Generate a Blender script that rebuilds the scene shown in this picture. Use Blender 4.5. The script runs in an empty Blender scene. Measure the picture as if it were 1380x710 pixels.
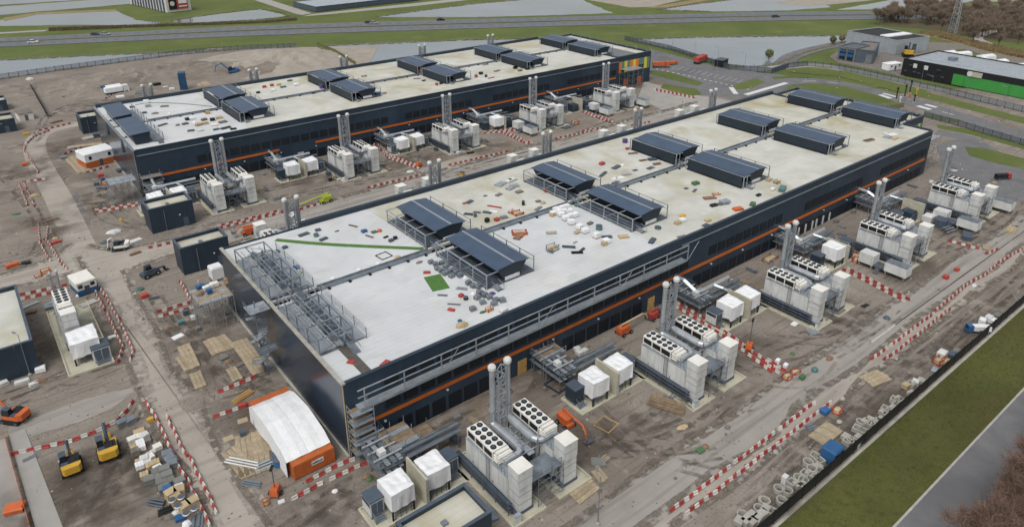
import bpy, bmesh, math, random
from math import radians as rad, sin, cos, pi, hypot, atan2
from mathutils import Vector, Matrix
random.seed(7)
SC = bpy.context.scene
COL = SC.collection
# ---------------------------------------------------------------- camera, sky, sun, exposure
F, CX, CY = 965.881, 690.0, 250.0            # photo pixels; the picture is the lower part of a larger frame
YAW, PITCH, CAM = rad(51.6864), rad(22.3434), Vector((-31.881, -78.282, 76.185))
cd = bpy.data.cameras.new('camera'); cam = bpy.data.objects.new('camera', cd); COL.objects.link(cam)
cam.location = CAM; cam.rotation_euler = (pi/2-PITCH, 0, YAW-pi/2)
cd.sensor_width = 36; cd.lens = F/1380*36; cd.shift_y = -(355-CY)/1380; cd.clip_start = 1; cd.clip_end = 6000
SC.camera = cam
SC.cycles.transparent_max_bounces = 32
W = bpy.data.worlds.new('World'); SC.world = W; W.use_nodes = True
wn = W.node_tree; bg = wn.nodes['Background']
sky = wn.nodes.new('ShaderNodeTexSky'); sky.sky_type = 'NISHITA'; sky.sun_disc = False
SUN_EL, SUN_AZ = rad(58), rad(205)           # direction towards the sun, azimuth counted from +X
sky.sun_elevation = SUN_EL; sky.sun_rotation = pi/2-SUN_AZ; sky.air_density = 1.6; sky.dust_density = 4; sky.ozone_density = 1
hs = wn.nodes.new('ShaderNodeHueSaturation'); hs.inputs['Saturation'].default_value = .22
wn.links.new(sky.outputs[0], hs.inputs['Color']); wn.links.new(hs.outputs[0], bg.inputs['Color'])
bg.inputs['Strength'].default_value = .135
sd = bpy.data.lights.new('sun', 'SUN'); sun = bpy.data.objects.new('sun', sd); COL.objects.link(sun)
sd.energy = 1.05; sd.angle = rad(24); sd.color = (1, .97, .93)
sun.rotation_euler = (Vector((-cos(SUN_EL)*cos(SUN_AZ), -cos(SUN_EL)*sin(SUN_AZ), -sin(SUN_EL)))).to_track_quat('-Z', 'Y').to_euler()
vs = SC.view_settings; vs.view_transform = 'Standard'; vs.look = 'None'; vs.gamma = 1; vs.use_curve_mapping = False; vs.exposure = .1

# ---------------------------------------------------------------- pixel of the photo -> point on the level z
_f = Vector((cos(PITCH)*cos(YAW), cos(PITCH)*sin(YAW), -sin(PITCH))); _r = Vector((sin(YAW), -cos(YAW), 0)); _u = _r.cross(_f)
def g(px, py, z=0.0):
    d = _r*((px-CX)/F) - _u*((py-CY)/F) + _f
    t = (z-CAM.z)/d.z
    return Vector((CAM.x+d.x*t, CAM.y+d.y*t, z))
def c(cr, a, b, z=0.0):                      # a pixel of one of the sixteen enlarged tiles of the photo
    return g((0, 345, 690, 1030)[cr//10]+a/3.943, (0, 175, 350, 530)[cr % 10]+b/3.943, z)

# ---------------------------------------------------------------- materials
def lin(v): v /= 255; return v/12.92 if v <= .04045 else ((v+.055)/1.055)**2.4
def S(r, g_, b): return (lin(r), lin(g_), lin(b), 1)
MATS = {}
def mat(name, col, rough=.75, metal=0., var=.18, scale=.6, bump=0., bscale=6., col2=None, world=False, rnd=.0, spec=.4, detail=4):
    m = bpy.data.materials.new(name); m.use_nodes = True; t = m.node_tree; n = t.nodes; L = t.links
    p = n['Principled BSDF']; p.inputs['Roughness'].default_value = rough; p.inputs['Metallic'].default_value = metal
    p.inputs['Specular IOR Level'].default_value = spec
    if world: co = n.new('ShaderNodeNewGeometry').outputs['Position']
    else: co = n.new('ShaderNodeTexCoord').outputs['Object']
    a = n.new('ShaderNodeTexNoise'); a.inputs['Scale'].default_value = scale; a.inputs['Detail'].default_value = detail; a.inputs['Roughness'].default_value = .62
    L.new(co, a.inputs['Vector'])
    mx = n.new('ShaderNodeMix'); mx.data_type = 'RGBA'
    c2 = col2 or tuple(min(1, x*(1+var*1.6)) for x in col[:3])+(1,)
    c1 = col if col2 else tuple(x*(1-var*1.3) for x in col[:3])+(1,)
    mx.inputs[6].default_value = c1; mx.inputs[7].default_value = c2
    r = n.new('ShaderNodeMapRange'); r.inputs[1].default_value = .3; r.inputs[2].default_value = .7
    L.new(a.outputs['Fac'], r.inputs[0]); L.new(r.outputs[0], mx.inputs[0])
    out = mx.outputs[2]
    if rnd:
        oi = n.new('ShaderNodeObjectInfo'); h = n.new('ShaderNodeHueSaturation')
        rr = n.new('ShaderNodeMapRange'); rr.inputs[3].default_value = 1-rnd; rr.inputs[4].default_value = 1+rnd
        L.new(oi.outputs['Random'], rr.inputs[0]); L.new(rr.outputs[0], h.inputs['Value']); L.new(out, h.inputs['Color']); out = h.outputs[0]
    L.new(out, p.inputs['Base Color'])
    if bump:
        b = n.new('ShaderNodeTexNoise'); b.inputs['Scale'].default_value = bscale; b.inputs['Detail'].default_value = 5
        L.new(co, b.inputs['Vector']); bp = n.new('ShaderNodeBump'); bp.inputs['Strength'].default_value = bump; bp.inputs['Distance'].default_value = .135
        L.new(b.outputs['Fac'], bp.inputs['Height']); L.new(bp.outputs[0], p.inputs['Normal'])
    MATS[name] = m; m['out'] = 0
    return m
def nd(m, t, **k):
    x = m.node_tree.nodes.new(t)
    for a, b in k.items(): setattr(x, a, b)
    return x
def overlay(m, col, fac_socket):             # lay another colour over what feeds the base colour
    t = m.node_tree; p = t.nodes['Principled BSDF']; src = p.inputs['Base Color'].links[0].from_socket
    mx = nd(m, 'ShaderNodeMix', data_type='RGBA'); mx.inputs[7].default_value = col
    t.links.new(src, mx.inputs[6]); t.links.new(fac_socket, mx.inputs[0]); t.links.new(mx.outputs[2], p.inputs['Base Color'])
def noise_mask(m, scale, lo, hi, world=True, stretch=None, amount=1., detail=5, distort=0.):
    t = m.node_tree
    co = nd(m, 'ShaderNodeNewGeometry').outputs['Position'] if world else nd(m, 'ShaderNodeTexCoord').outputs['Object']
    if stretch:
        mp = nd(m, 'ShaderNodeMapping'); mp.inputs['Scale'].default_value = stretch[:3]
        if len(stretch) > 3: mp.inputs['Rotation'].default_value[2] = stretch[3]
        t.links.new(co, mp.inputs['Vector']); co = mp.outputs[0]
    a = nd(m, 'ShaderNodeTexNoise'); a.inputs['Scale'].default_value = scale; a.inputs['Detail'].default_value = detail; a.inputs['Distortion'].default_value = distort
    t.links.new(co, a.inputs['Vector'])
    r = nd(m, 'ShaderNodeMapRange'); r.inputs[1].default_value = lo; r.inputs[2].default_value = hi; r.inputs[4].default_value = amount
    t.links.new(a.outputs['Fac'], r.inputs[0]); return r.outputs[0]
def stripes(m, axis, period, width, amount, world=True, offset=0.):   # thin joint lines every `period` metres
    t = m.node_tree
    co = nd(m, 'ShaderNodeNewGeometry').outputs['Position'] if world else nd(m, 'ShaderNodeTexCoord').outputs['Object']
    s = nd(m, 'ShaderNodeSeparateXYZ'); t.links.new(co, s.inputs[0])
    a = nd(m, 'ShaderNodeMath', operation='ADD'); a.inputs[1].default_value = 1000*period+offset; t.links.new(s.outputs[axis], a.inputs[0])
    b = nd(m, 'ShaderNodeMath', operation='MODULO'); b.inputs[1].default_value = period; t.links.new(a.outputs[0], b.inputs[0])
    d = nd(m, 'ShaderNodeMath', operation='LESS_THAN'); d.inputs[1].default_value = width; t.links.new(b.outputs[0], d.inputs[0])
    e = nd(m, 'ShaderNodeMath', operation='MULTIPLY'); e.inputs[1].default_value = amount; t.links.new(d.outputs[0], e.inputs[0])
    return e.outputs[0]

# ---------------------------------------------------------------- mesh builder
class MB:
    def __init__(s): s.v = []; s.f = []
    def face(s, pts):
        k = len(s.v); s.v += [tuple(p) for p in pts]; s.f.append(tuple(range(k, k+len(pts)))); return s
    def _h(s, p):
        k = len(s.v); s.v += [tuple(q) for q in p]
        s.f += [(k, k+3, k+2, k+1), (k+4, k+5, k+6, k+7), (k, k+1, k+5, k+4), (k+1, k+2, k+6, k+5), (k+2, k+3, k+7, k+6), (k+3, k, k+4, k+7)]; return s
    def box(s, x0, y0, z0, x1, y1, z1):
        return s._h([(x0, y0, z0), (x1, y0, z0), (x1, y1, z0), (x0, y1, z0), (x0, y0, z1), (x1, y0, z1), (x1, y1, z1), (x0, y1, z1)])
    def frus(s, x0, y0, x1, y1, z0, X0, Y0, X1, Y1, z1):
        return s._h([(x0, y0, z0), (x1, y0, z0), (x1, y1, z0), (x0, y1, z0), (X0, Y0, z1), (X1, Y0, z1), (X1, Y1, z1), (X0, Y1, z1)])
    def obox(s, cx, cy, z0, lx, ly, h, a=0):
        ca, sa = cos(a), sin(a); q = [(cx+x*ca-y*sa, cy+x*sa+y*ca) for x, y in ((-lx/2, -ly/2), (lx/2, -ly/2), (lx/2, ly/2), (-lx/2, ly/2))]
        return s._h([(*p, z0) for p in q]+[(*p, z0+h) for p in q])
    def bar(s, p, q, r, n=4, r2=None):
        p, q = Vector(p), Vector(q); d = (q-p).normalized(); r2 = r if r2 is None else r2
        u = d.cross(Vector((0, 0, 1)) if abs(d.z) < .95 else Vector((1, 0, 0))).normalized(); w = d.cross(u); o = pi/n
        k = len(s.v)
        for cc, rr in ((p, r), (q, r2)):
            for i in range(n): a = 2*pi*i/n+o; s.v.append(tuple(cc+u*cos(a)*rr+w*sin(a)*rr))
        for i in range(n): j = (i+1) % n; s.f.append((k+i, k+n+i, k+n+j, k+j))
        s.f += [tuple(k+i for i in range(n)), tuple(k+n+i for i in reversed(range(n)))]; return s
    def tube(s, pts, r, n=8):
        pts = [Vector(p) for p in pts]; k = len(s.v)
        for i, p in enumerate(pts):
            d = (pts[min(i+1, len(pts)-1)]-pts[max(i-1, 0)]).normalized()
            u = d.cross(Vector((0, 0, 1)) if abs(d.z) < .9 else Vector((1, 0, 0))).normalized(); w = d.cross(u)
            for j in range(n): a = 2*pi*j/n; s.v.append(tuple(p+u*cos(a)*r+w*sin(a)*r))
        for i in range(len(pts)-1):
            for j in range(n): a, b = k+i*n+j, k+i*n+(j+1) % n; s.f.append((a, a+n, b+n, b))
        s.f += [tuple(k+j for j in range(n)), tuple(k+(len(pts)-1)*n+j for j in reversed(range(n)))]; return s
    def lathe(s, prof, n=12, cx=0, cy=0, caps=True):
        k = len(s.v)
        for r, z in prof:
            for j in range(n): a = 2*pi*j/n; s.v.append((cx+r*cos(a), cy+r*sin(a), z))
        for i in range(len(prof)-1):
            for j in range(n): a, b = k+i*n+j, k+i*n+(j+1) % n; s.f.append((a, b, b+n, a+n))
        if caps: s.f += [tuple(k+j for j in reversed(range(n))), tuple(k+(len(prof)-1)*n+j for j in range(n))]
        return s
    def prism(s, poly, z0, z1):
        n = len(poly); k = len(s.v)
        s.v += [(p[0], p[1], z0) for p in poly]+[(p[0], p[1], z1) for p in poly]
        ar = sum(poly[i][0]*poly[(i+1) % n][1]-poly[(i+1) % n][0]*poly[i][1] for i in range(n))
        if ar < 0: s.f += [tuple(range(k, k+n)), tuple(reversed(range(k+n, k+2*n)))]
        else: s.f += [tuple(reversed(range(k, k+n))), tuple(range(k+n, k+2*n))]
        for i in range(n):
            j = (i+1) % n; s.f.append((k+i, k+j, k+n+j, k+n+i) if ar > 0 else (k+j, k+i, k+n+i, k+n+j))
        return s
    def yz(s, poly, x0, x1):                  # a profile in y,z pushed along x
        n = len(poly); k = len(s.v)
        s.v += [(x0, p[0], p[1]) for p in poly]+[(x1, p[0], p[1]) for p in poly]
        s.f += [tuple(reversed(range(k, k+n))), tuple(range(k+n, k+2*n))]
        for i in range(n): j = (i+1) % n; s.f.append((k+i, k+j, k+n+j, k+n+i))
        return s
    def xz(s, poly, y0, y1):
        n = len(poly); k = len(s.v)
        s.v += [(p[0], y0, p[1]) for p in poly]+[(p[0], y1, p[1]) for p in poly]
        s.f += [tuple(range(k, k+n)), tuple(reversed(range(k+n, k+2*n)))]
        for i in range(n): j = (i+1) % n; s.f.append((k+j, k+i, k+n+i, k+n+j))
        return s
    def mesh(s, name, smooth=False):
        me = bpy.data.meshes.new(name); me.from_pydata(s.v, [], s.f)
        if smooth: me.polygons.foreach_set('use_smooth', [True]*len(me.polygons))
        me.update(); return me
def M(m): return MATS[m] if isinstance(m, str) else m
def obj(name, mb, m, parent=None, loc=None, rz=0, smooth=False):
    me = mb if isinstance(mb, bpy.types.Mesh) else mb.mesh(name, smooth)
    if m is not None and not me.materials: me.materials.append(M(m))
    o = bpy.data.objects.new(name, me); COL.objects.link(o)
    if parent: o.parent = parent
    if loc is not None: o.location = loc
    if rz: o.rotation_euler[2] = rz
    if m is not None and me.materials[0] != M(m): setmat(o, m)
    return o
def setmat(o, m):
    o.material_slots[0].link = 'OBJECT'; o.material_slots[0].material = M(m)
def tag(o, label, cat, group=None):
    o['label'] = label; o['category'] = cat
    if group: o['group'] = group
    return o
def thing(name, label, cat, loc=(0, 0, 0), rz=0, group=None):
    o = bpy.data.objects.new(name, None); COL.objects.link(o); o.location = loc; o.rotation_euler[2] = rz; o.empty_display_size = .3
    return tag(o, label, cat, group)
def struct(name, mb, m, label=None, kind='structure'):
    o = obj(name, mb, m); o['kind'] = kind
    if label: o['label'] = label
    return o
KIDS = {}
def kids(root): return [o for o in COL.objects if o.parent == root]
def tree_of(root):
    k = root.name
    if k not in KIDS: KIDS[k] = [(ch, [gc for gc in kids(ch)]) for ch in kids(root)]
    return KIDS[k]
def dup(root, loc, rz=0, label=None, group=None, scale=None, cat=None):
    r = root.copy(); COL.objects.link(r); r.location = loc; r.rotation_euler[2] = rz
    if scale: r.scale = scale if hasattr(scale, '__len__') else (scale,)*3
    if label: r['label'] = label
    if group: r['group'] = group
    for ch, gcs in tree_of(root):
        q = ch.copy(); COL.objects.link(q); q.parent = r
        for gc in gcs:
            d = gc.copy(); COL.objects.link(d); d.parent = q
    return r
class Proto:                                   # the first place moves the thing itself, later places copy it
    def __init__(s, root): s.root = root; s.used = False; s.tree = None
    def put(s, loc, rz=0, label=None, group=None, scale=None, mats=None):
        tree_of(s.root)
        o = dup(s.root, loc, rz, label, group, scale)
        if mats:
            for ch in [x for x in o.children]:
                b = ch.name.split('.')[0]
                if b in mats: setmat(ch, mats[b])
        return o
    def done(s):                               # drop the pattern itself once its copies stand
        for ch, gcs in tree_of(s.root):
            for x in gcs: bpy.data.objects.remove(x)
            bpy.data.objects.remove(ch)
        bpy.data.objects.remove(s.root)
ORD = ['first', 'second', 'third', 'fourth', 'fifth', 'sixth', 'seventh', 'eighth', 'ninth', 'tenth', 'eleventh', 'twelfth']
# ---------------------------------------------------------------- the materials of the place
mat('dirt', S(116, 108, 99), .95, 0, .2, .09, .8, 1.5, S(141, 133, 124), True, detail=8)
overlay(MATS['dirt'], S(98, 90, 81), noise_mask(MATS['dirt'], .045, .5, .62, amount=.65, detail=9))
overlay(MATS['dirt'], S(148, 140, 130), noise_mask(MATS['dirt'], .1, .57, .68, amount=.7, distort=1.8, detail=9))
overlay(MATS['dirt'], S(134, 127, 118), noise_mask(MATS['dirt'], .03, .54, .62, amount=.6, detail=9))
overlay(MATS['dirt'], S(112, 94, 74), noise_mask(MATS['dirt'], .07, .6, .7, amount=.5, detail=9, distort=.8))
overlay(MATS['dirt'], S(96, 88, 79), noise_mask(MATS['dirt'], .9, .52, .64, stretch=(.1, 1.6, 1, .25), amount=.55))
overlay(MATS['dirt'], S(86, 79, 71), noise_mask(MATS['dirt'], 2.6, .54, .7, amount=.6, detail=9))
mat('haul', S(148, 141, 132), .93, 0, .2, .15, .3, 2, S(162, 155, 146), True, detail=7)
overlay(MATS['haul'], S(128, 121, 113), noise_mask(MATS['haul'], .5, .5, .66, stretch=(.1, 1, 1, 1.35), amount=.55))
mat('haulx', S(138, 133, 127), .93, 0, .2, .15, .3, 2, S(152, 147, 140), True, detail=7)
overlay(MATS['haulx'], S(115, 110, 104), noise_mask(MATS['haulx'], .7, .48, .66, stretch=(.05, 1, 1), amount=.7))
mat('asphalt', S(98, 98, 100), .9, 0, .15, .3, .1, 8, S(112, 112, 113), True)
overlay(MATS['asphalt'], S(86, 87, 89), noise_mask(MATS['asphalt'], .06, .52, .66, amount=.6))
mat('highway', S(90, 94, 99), .88, 0, .1, .2, 0, 8, S(104, 107, 111), True)
mat('paving', S(142, 139, 134), .9, 0, .12, .2, 0, 8, S(156, 153, 148), True)
mat('sand', S(138, 130, 119), .95, 0, .12, .15, .4, 2, S(156, 149, 139), True, detail=7)
mat('grass', S(62, 66, 27), .95, 0, .3, .05, .6, 4, S(86, 88, 42), True, detail=9)
overlay(MATS['grass'], S(98, 92, 52), noise_mask(MATS['grass'], .11, .58, .74, amount=.5))
overlay(MATS['grass'], S(84, 76, 44), noise_mask(MATS['grass'], .05, .52, .66, amount=.6, detail=9, stretch=(.6, 1.4, 1)))
overlay(MATS['grass'], S(50, 55, 22), noise_mask(MATS['grass'], .9, .5, .7, amount=.5, detail=8))
mat('grass_pale', S(74, 86, 38), .95, 0, .3, .03, .4, 2, S(94, 104, 50), True, detail=9)  # paler, greener grass of the outer ground and road islands
overlay(MATS['grass_pale'], S(122, 118, 72), noise_mask(MATS['grass_pale'], .05, .58, .72, amount=.45, stretch=(1, 1, 1)))
overlay(MATS['grass_pale'], S(60, 78, 26), noise_mask(MATS['grass_pale'], .5, .5, .7, amount=.4, detail=8))
mat('reed', S(120, 104, 74), .95, 0, .2, .3, .6, 3, S(144, 128, 94), True)
mat('lane_line', S(150, 152, 153), .8, 0, .1, 1, world=True)
mat('white_line', S(196, 197, 195), .8, 0, .06, 1, world=True)
w = mat('water', S(112, 120, 126), .06, 0, .12, .02, 0, 1, None, True, spec=.5)
wb = nd(w, 'ShaderNodeBump'); wb.inputs['Strength'].default_value = .06; wb.inputs['Distance'].default_value = .1
wz = nd(w, 'ShaderNodeTexNoise'); wz.inputs['Scale'].default_value = .5; wz.inputs['Detail'].default_value = 4
w.node_tree.links.new(nd(w, 'ShaderNodeNewGeometry').outputs['Position'], wz.inputs['Vector']); w.node_tree.links.new(wz.outputs['Fac'], wb.inputs['Height'])
w.node_tree.links.new(wb.outputs[0], w.node_tree.nodes['Principled BSDF'].inputs['Normal'])
mat('puddle', S(96, 92, 88), .12, 0, .1, .3, world=True, spec=.5)
# halls
mat('navy', S(43, 57, 71), .45, 0, .14, .12, world=True, rnd=.09)
overlay(MATS['navy'], S(60, 72, 84), noise_mask(MATS['navy'], .7, .55, .75, True, (1, 1, .12), .35))
overlay(MATS['navy'], S(33, 45, 58), stripes(MATS['navy'], 0, 1.01, .05, .8))
mat('navy_gloss', S(54, 66, 82), .22, .4, .12, .1, world=True, rnd=.06)
mat('navy_plain', S(40, 52, 64), .5, 0, .1, .2, rnd=.05)
mat('louvre', S(17, 23, 31), .5, 0, .2, .5)
mat('recess', S(14, 18, 25), .8, 0, .1, .5)
mat('shed_roof', S(66, 82, 103), .42, .15, .1, .3, rnd=.05, world=True)
overlay(MATS['shed_roof'], S(52, 66, 84), stripes(MATS['shed_roof'], 1, .6, .06, .7))
mat('shed_wall', S(35, 46, 57), .5, .1, .1, .2, rnd=.08, world=True)
overlay(MATS['shed_wall'], S(26, 35, 45), stripes(MATS['shed_wall'], 1, 1.2, .06, .7))
mat('orange', S(184, 98, 40), .5, 0, .08, .4)
mat('flash', S(160, 168, 176), .35, .6, .1, .6)
def membrane(name, a, b, st):
    m = mat(name, a, .8, 0, .1, .12, .08, 3, b, True, detail=6)
    overlay(m, S(150, 150, 148), stripes(m, 1, 1.05, .06, .5))
    overlay(m, S(156, 146, 106), noise_mask(m, .08, .5, .68, amount=st, distort=.6, detail=8))
    overlay(m, S(150, 151, 150), noise_mask(m, .5, .52, .75, amount=.25, stretch=(.6, 1, 1)))
    overlay(m, S(213, 214, 212), noise_mask(m, .22, .58, .7, amount=.25, stretch=(.7, 1, 1)))
    return m
membrane('roof_new', S(183, 186, 188), S(198, 200, 201), .12)
membrane('roof_old', S(176, 176, 168), S(196, 196, 188), .6)
membrane('roof_worn', S(170, 169, 157), S(192, 190, 178), .85)
mat('galv', S(122, 130, 138), .45, .45, .2, .8, rnd=.08)
mat('galv_light', S(158, 165, 171), .4, .4, .15, .8, rnd=.06)
mat('galv_dark', S(88, 96, 106), .5, .4, .2, .8, rnd=.08)
mat('steel_pipe', S(176, 180, 184), .3, .55, .12, .5, rnd=.04)
mat('slate', S(76, 87, 100), .55, .2, .15, .6, rnd=.08)
mat('offwhite', S(196, 197, 195), .6, 0, .07, .5, rnd=.04)
overlay(MATS['offwhite'], S(150, 150, 146), noise_mask(MATS['offwhite'], 1.2, .5, .75, False, (1, 1, .25), .5))
mat('cream', S(214, 212, 205), .6, 0, .06, .5, rnd=.03)
mat('wrap', S(218, 219, 220), .55, 0, .05, .7, .6, 1.6, rnd=.04)
mat('wall_conc', S(172, 168, 150), .85, 0, .1, .6, rnd=.05)
mat('concrete', S(158, 156, 148), .9, 0, .14, .6, .2, 6, rnd=.07)
mat('conc_dark', S(112, 112, 108), .9, 0, .18, .6, .2, 6, rnd=.1)
mat('black', S(24, 26, 29), .6, 0, .15, .8)
mat('rubber', S(30, 31, 33), .9, 0, .1, 1)
mat('glass_dark', S(28, 36, 44), .12, 0, .1, 1, spec=.6)
mat('ply', S(178, 142, 88), .8, 0, .12, 1.2, rnd=.12)
mat('timber', S(126, 110, 90), .9, 0, .2, 1.2, rnd=.18)
overlay(MATS['timber'], S(92, 76, 58), noise_mask(MATS['timber'], 2, .5, .7, False, (.3, 4, 1), .6))
mat('mat_wood', S(150, 136, 114), .92, 0, .2, .9, rnd=.16)
mat('tan', S(170, 152, 120), .85, 0, .15, 1, rnd=.15)
mat('container_orange', S(172, 92, 46), .6, 0, .1, .8, rnd=.06)
mat('safety_orange', S(184, 92, 50), .55, 0, .1, 1, rnd=.06)
mat('red', S(164, 66, 58), .55, 0, .12, 1.5, rnd=.1)
mat('barrier_red', S(152, 58, 56), .6, 0, .2, 2, rnd=.2)
mat('barrier_white', S(190, 186, 178), .6, 0, .16, 2, rnd=.14)
mat('yellow', S(188, 148, 52), .5, 0, .1, 1, rnd=.05)
mat('lime', S(160, 172, 60), .55, 0, .1, 1)
mat('blue', S(42, 88, 134), .5, 0, .1, 1, rnd=.1)
mat('teal', S(78, 112, 112), .6, 0, .12, 1, rnd=.1)
mat('green', S(74, 104, 70), .8, 0, .15, 1.5, rnd=.08)
mat('carpet', S(72, 108, 52), .95, 0, .15, 2)
mat('vivid_green', S(62, 142, 66), .6, 0, .04, .4, rnd=.04)
mat('deep_blue', S(30, 66, 100), .5, 0, .12, 1)
mat('purple', S(84, 62, 120), .6, 0, .1, 1)
mat('car_grey', S(70, 74, 80), .3, .3, .05, 1)
mat('car_white', S(205, 207, 208), .3, 0, .04, 1)
mat('bark', S(92, 80, 70), .95, 0, .2, 2, rnd=.12)
mat('twig', S(124, 110, 96), .95, 0, .2, .6, rnd=.15)
mat('twig_near', S(118, 96, 84), .95, 0, .25, .6, rnd=.15)
mat('dark_plank', S(84, 78, 74), .9, 0, .2, 1.5)
mat('grate', S(150, 157, 163), .5, .3, .15, .6, rnd=.05)
mat('litter', S(70, 64, 46), .95, 0, .25, .2, .6, 3, S(90, 81, 60), True, detail=8)
mat('hedge', S(100, 88, 70), .95, 0, .25, .6)
mat('bush', S(96, 100, 62), .95, 0, .3, 1, rnd=.15)
mat('rust', S(126, 100, 82), .8, 0, .2, 1)
mat('grey_clad', S(104, 106, 108), .7, 0, .1, .4, rnd=.05)
mat('pale_clad', S(160, 166, 172), .5, .2, .08, .4, rnd=.05)
mat('brown_grey', S(112, 106, 100), .9, 0, .15, .6, rnd=.15)
mat('facade_teal', S(96, 128, 122), .6, 0, .06, .6); mat('facade_yellow', S(216, 200, 66), .6, 0, .06, .6); mat('facade_orange', S(214, 122, 44), .6, 0, .06, .6)

def see_through(name, col, scale, lo, hi, stretch=None, amount=.8, fade=False):
    m = mat(name, col, .95, 0, .2, .5, .4, 3, None, True, detail=7); t = m.node_tree; p = t.nodes['Principled BSDF']
    f = noise_mask(m, scale, lo, hi, True, stretch, amount, 8); 
    if fade:                                   # dies out towards the rim of the patch
        gc = nd(m, 'ShaderNodeTexCoord').outputs['Generated']; vm = nd(m, 'ShaderNodeVectorMath', operation='DISTANCE'); vm.inputs[1].default_value = (.5, .5, 0)
        sx = nd(m, 'ShaderNodeVectorMath', operation='MULTIPLY'); sx.inputs[1].default_value = (1, 1, 0); t.links.new(gc, sx.inputs[0]); t.links.new(sx.outputs[0], vm.inputs[0])
        r = nd(m, 'ShaderNodeMapRange'); r.inputs[1].default_value = .42; r.inputs[2].default_value = .12; t.links.new(vm.outputs['Value'], r.inputs[0])
        mu = nd(m, 'ShaderNodeMath', operation='MULTIPLY'); t.links.new(f, mu.inputs[0]); t.links.new(r.outputs[0], mu.inputs[1]); f = mu.outputs[0]
    t.links.new(f, p.inputs['Alpha']); return m
see_through('fringe', S(146, 139, 130), .5, .4, .62, None, .9); see_through('dirt_fringe', S(110, 102, 93), .5, .4, .6, None, .95); see_through('rut', S(90, 82, 74), .35, .42, .66, None, .6); see_through('rut_pale', S(142, 135, 126), .35, .42, .66, None, .6); see_through('mud', S(92, 83, 74), .2, .36, .64, None, .7, True); see_through('damp', S(84, 77, 70), .35, .4, .64, None, .6, True); see_through('bank', S(112, 104, 78), .4, .4, .6, None, .9)
# ---------------------------------------------------------------- the setting: ground, roads, water
from mathutils import noise
def px(*a, z=0): return [g(a[i], a[i+1], z) for i in range(0, len(a), 2)]
def ragged(pts, amp, step=1.1):
    q = []; n = len(pts)
    for i in range(n):
        a, b = Vector(pts[i][:2]), Vector(pts[(i+1) % n][:2]); k = max(1, min(160, int((b-a).length/step))); d = (b-a).normalized(); nn = Vector((-d.y, d.x))
        for j in range(k):
            p = a.lerp(b, j/k); v = Vector((p.x, p.y, 3.1))
            q.append(p+nn*amp*(noise.noise(v*.16)*1.3+noise.noise(v*.6)*.7))
    return q
def sheet(name, pts, z, m, kind='structure', label=None, rough=0):
    if m == 'water': rough = rough or .9
    if rough: pts = ragged(pts, rough, 1.1 if m != 'water' else 2.2)
    mb = MB(); mb.prism([(p[0], p[1]) for p in pts], -.6, z); return struct(name, mb, m, label, kind)
def smooth_path(pts, n=6):
    pts = [Vector(p[:2]) for p in pts]; out = []
    for i in range(len(pts)-1):
        p0, p1, p2, p3 = pts[max(i-1, 0)], pts[i], pts[i+1], pts[min(i+2, len(pts)-1)]
        for k in range(n):
            t = k/n; out.append(.5*((2*p1)+(p2-p0)*t+(2*p0-5*p1+4*p2-p3)*t*t+(3*p1-p0-3*p2+p3)*t**3))
    return out+[pts[-1]]
def ribbon(name, pts, w, z, m, n=6, kind='structure', thick=.6):
    q = smooth_path(pts, n); L, R = [], []
    for i, p in enumerate(q):
        d = (q[min(i+1, len(q)-1)]-q[max(i-1, 0)]).normalized(); nn = Vector((-d.y, d.x)); ww = w if not hasattr(w, '__len__') else w[0]+(w[1]-w[0])*i/(len(q)-1)
        L.append(p+nn*ww/2); R.append(p-nn*ww/2)
    mb = MB()
    for i in range(len(q)-1): mb._h([(*R[i], z-thick), (*R[i+1], z-thick), (*L[i+1], z-thick), (*L[i], z-thick), (*R[i], z), (*R[i+1], z), (*L[i+1], z), (*L[i], z)])
    return struct(name, mb, m, None, kind) if name else mb
mb = MB(); mb.box(-2600, -2600, -1.2, 3000, 3000, -.3); struct('ground', mb, 'grass_pale')
# building site: one sheet of dirt, its surface rippled, with small ruts
fl = px(0, 107, 75, 96, 150, 86, 245, 73.5, 330, 66.5, 402, 64, 430, 76, 478, 91)
def site_dirt():
    poly = [(-420, -44.95), (330, -44.95), (330, 20), (236, 60), (215, 116), (204, 181)]+[(p.x, p.y) for p in reversed(fl)]+[(-150, 330), (-420, 400)]
    sheet('construction_ground', poly, 0, 'dirt')
site_dirt()
sheet('grass_verge', [(-420, -54.6), (420, -54.6), (420, -45), (-420, -45)], -.05, 'grass')
sheet('public_road', [(-420, -61.5), (420, -61.5), (420, -54.9), (-420, -54.9)], -.02, 'asphalt')
mb = MB(); mb.box(-420, -54.9, -.5, 420, -54.6, .08); struct('kerb', mb, 'concrete')
sheet('tree_verge', [(-420, -110), (420, -110), (420, -61.6), (-420, -61.6)], -.05, 'litter')
mb = MB(); mb.box(-420, -45.4, -.5, 420, -44.96, .06); struct('fence_footing', mb, 'concrete')
# haul roads
sheet('haul_road', px(100, 345, 122, 378, 150, 420, 170, 470, 186, 530, 216, 590, 254, 650, 292, 712, 340, 790, 430, 790, 362, 712, 300, 605, 259, 530, 236, 498, 205, 440, 182, 398, 166, 362, 172, 350), .02, 'haul', rough=.55)
sheet('junction_road', px(-90, 410, 0, 391, 60, 378, 104, 366, 130, 378, 180, 360, 235, 342, 302, 333, 302, 306, 235, 322, 160, 336, 118, 332, 96, 328, 62, 350, 0, 372, -90, 392), .026, 'haul', rough=.55)
ribbon('side_track', px(112, 340, 94, 300, 76, 262, 57, 228, 47, 203, 52, 184, 80, 172, 120, 165), 6.2, .015, 'haul')
sheet('centre_road', [(2, 79), (205, 82), (205, 92), (2, 89)], .022, 'haulx', rough=.7)
sheet('service_road', [(-60, -37.6), (330, -37.6), (330, -28.4), (-60, -28.4)], .02, 'haulx', rough=.35)
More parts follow.
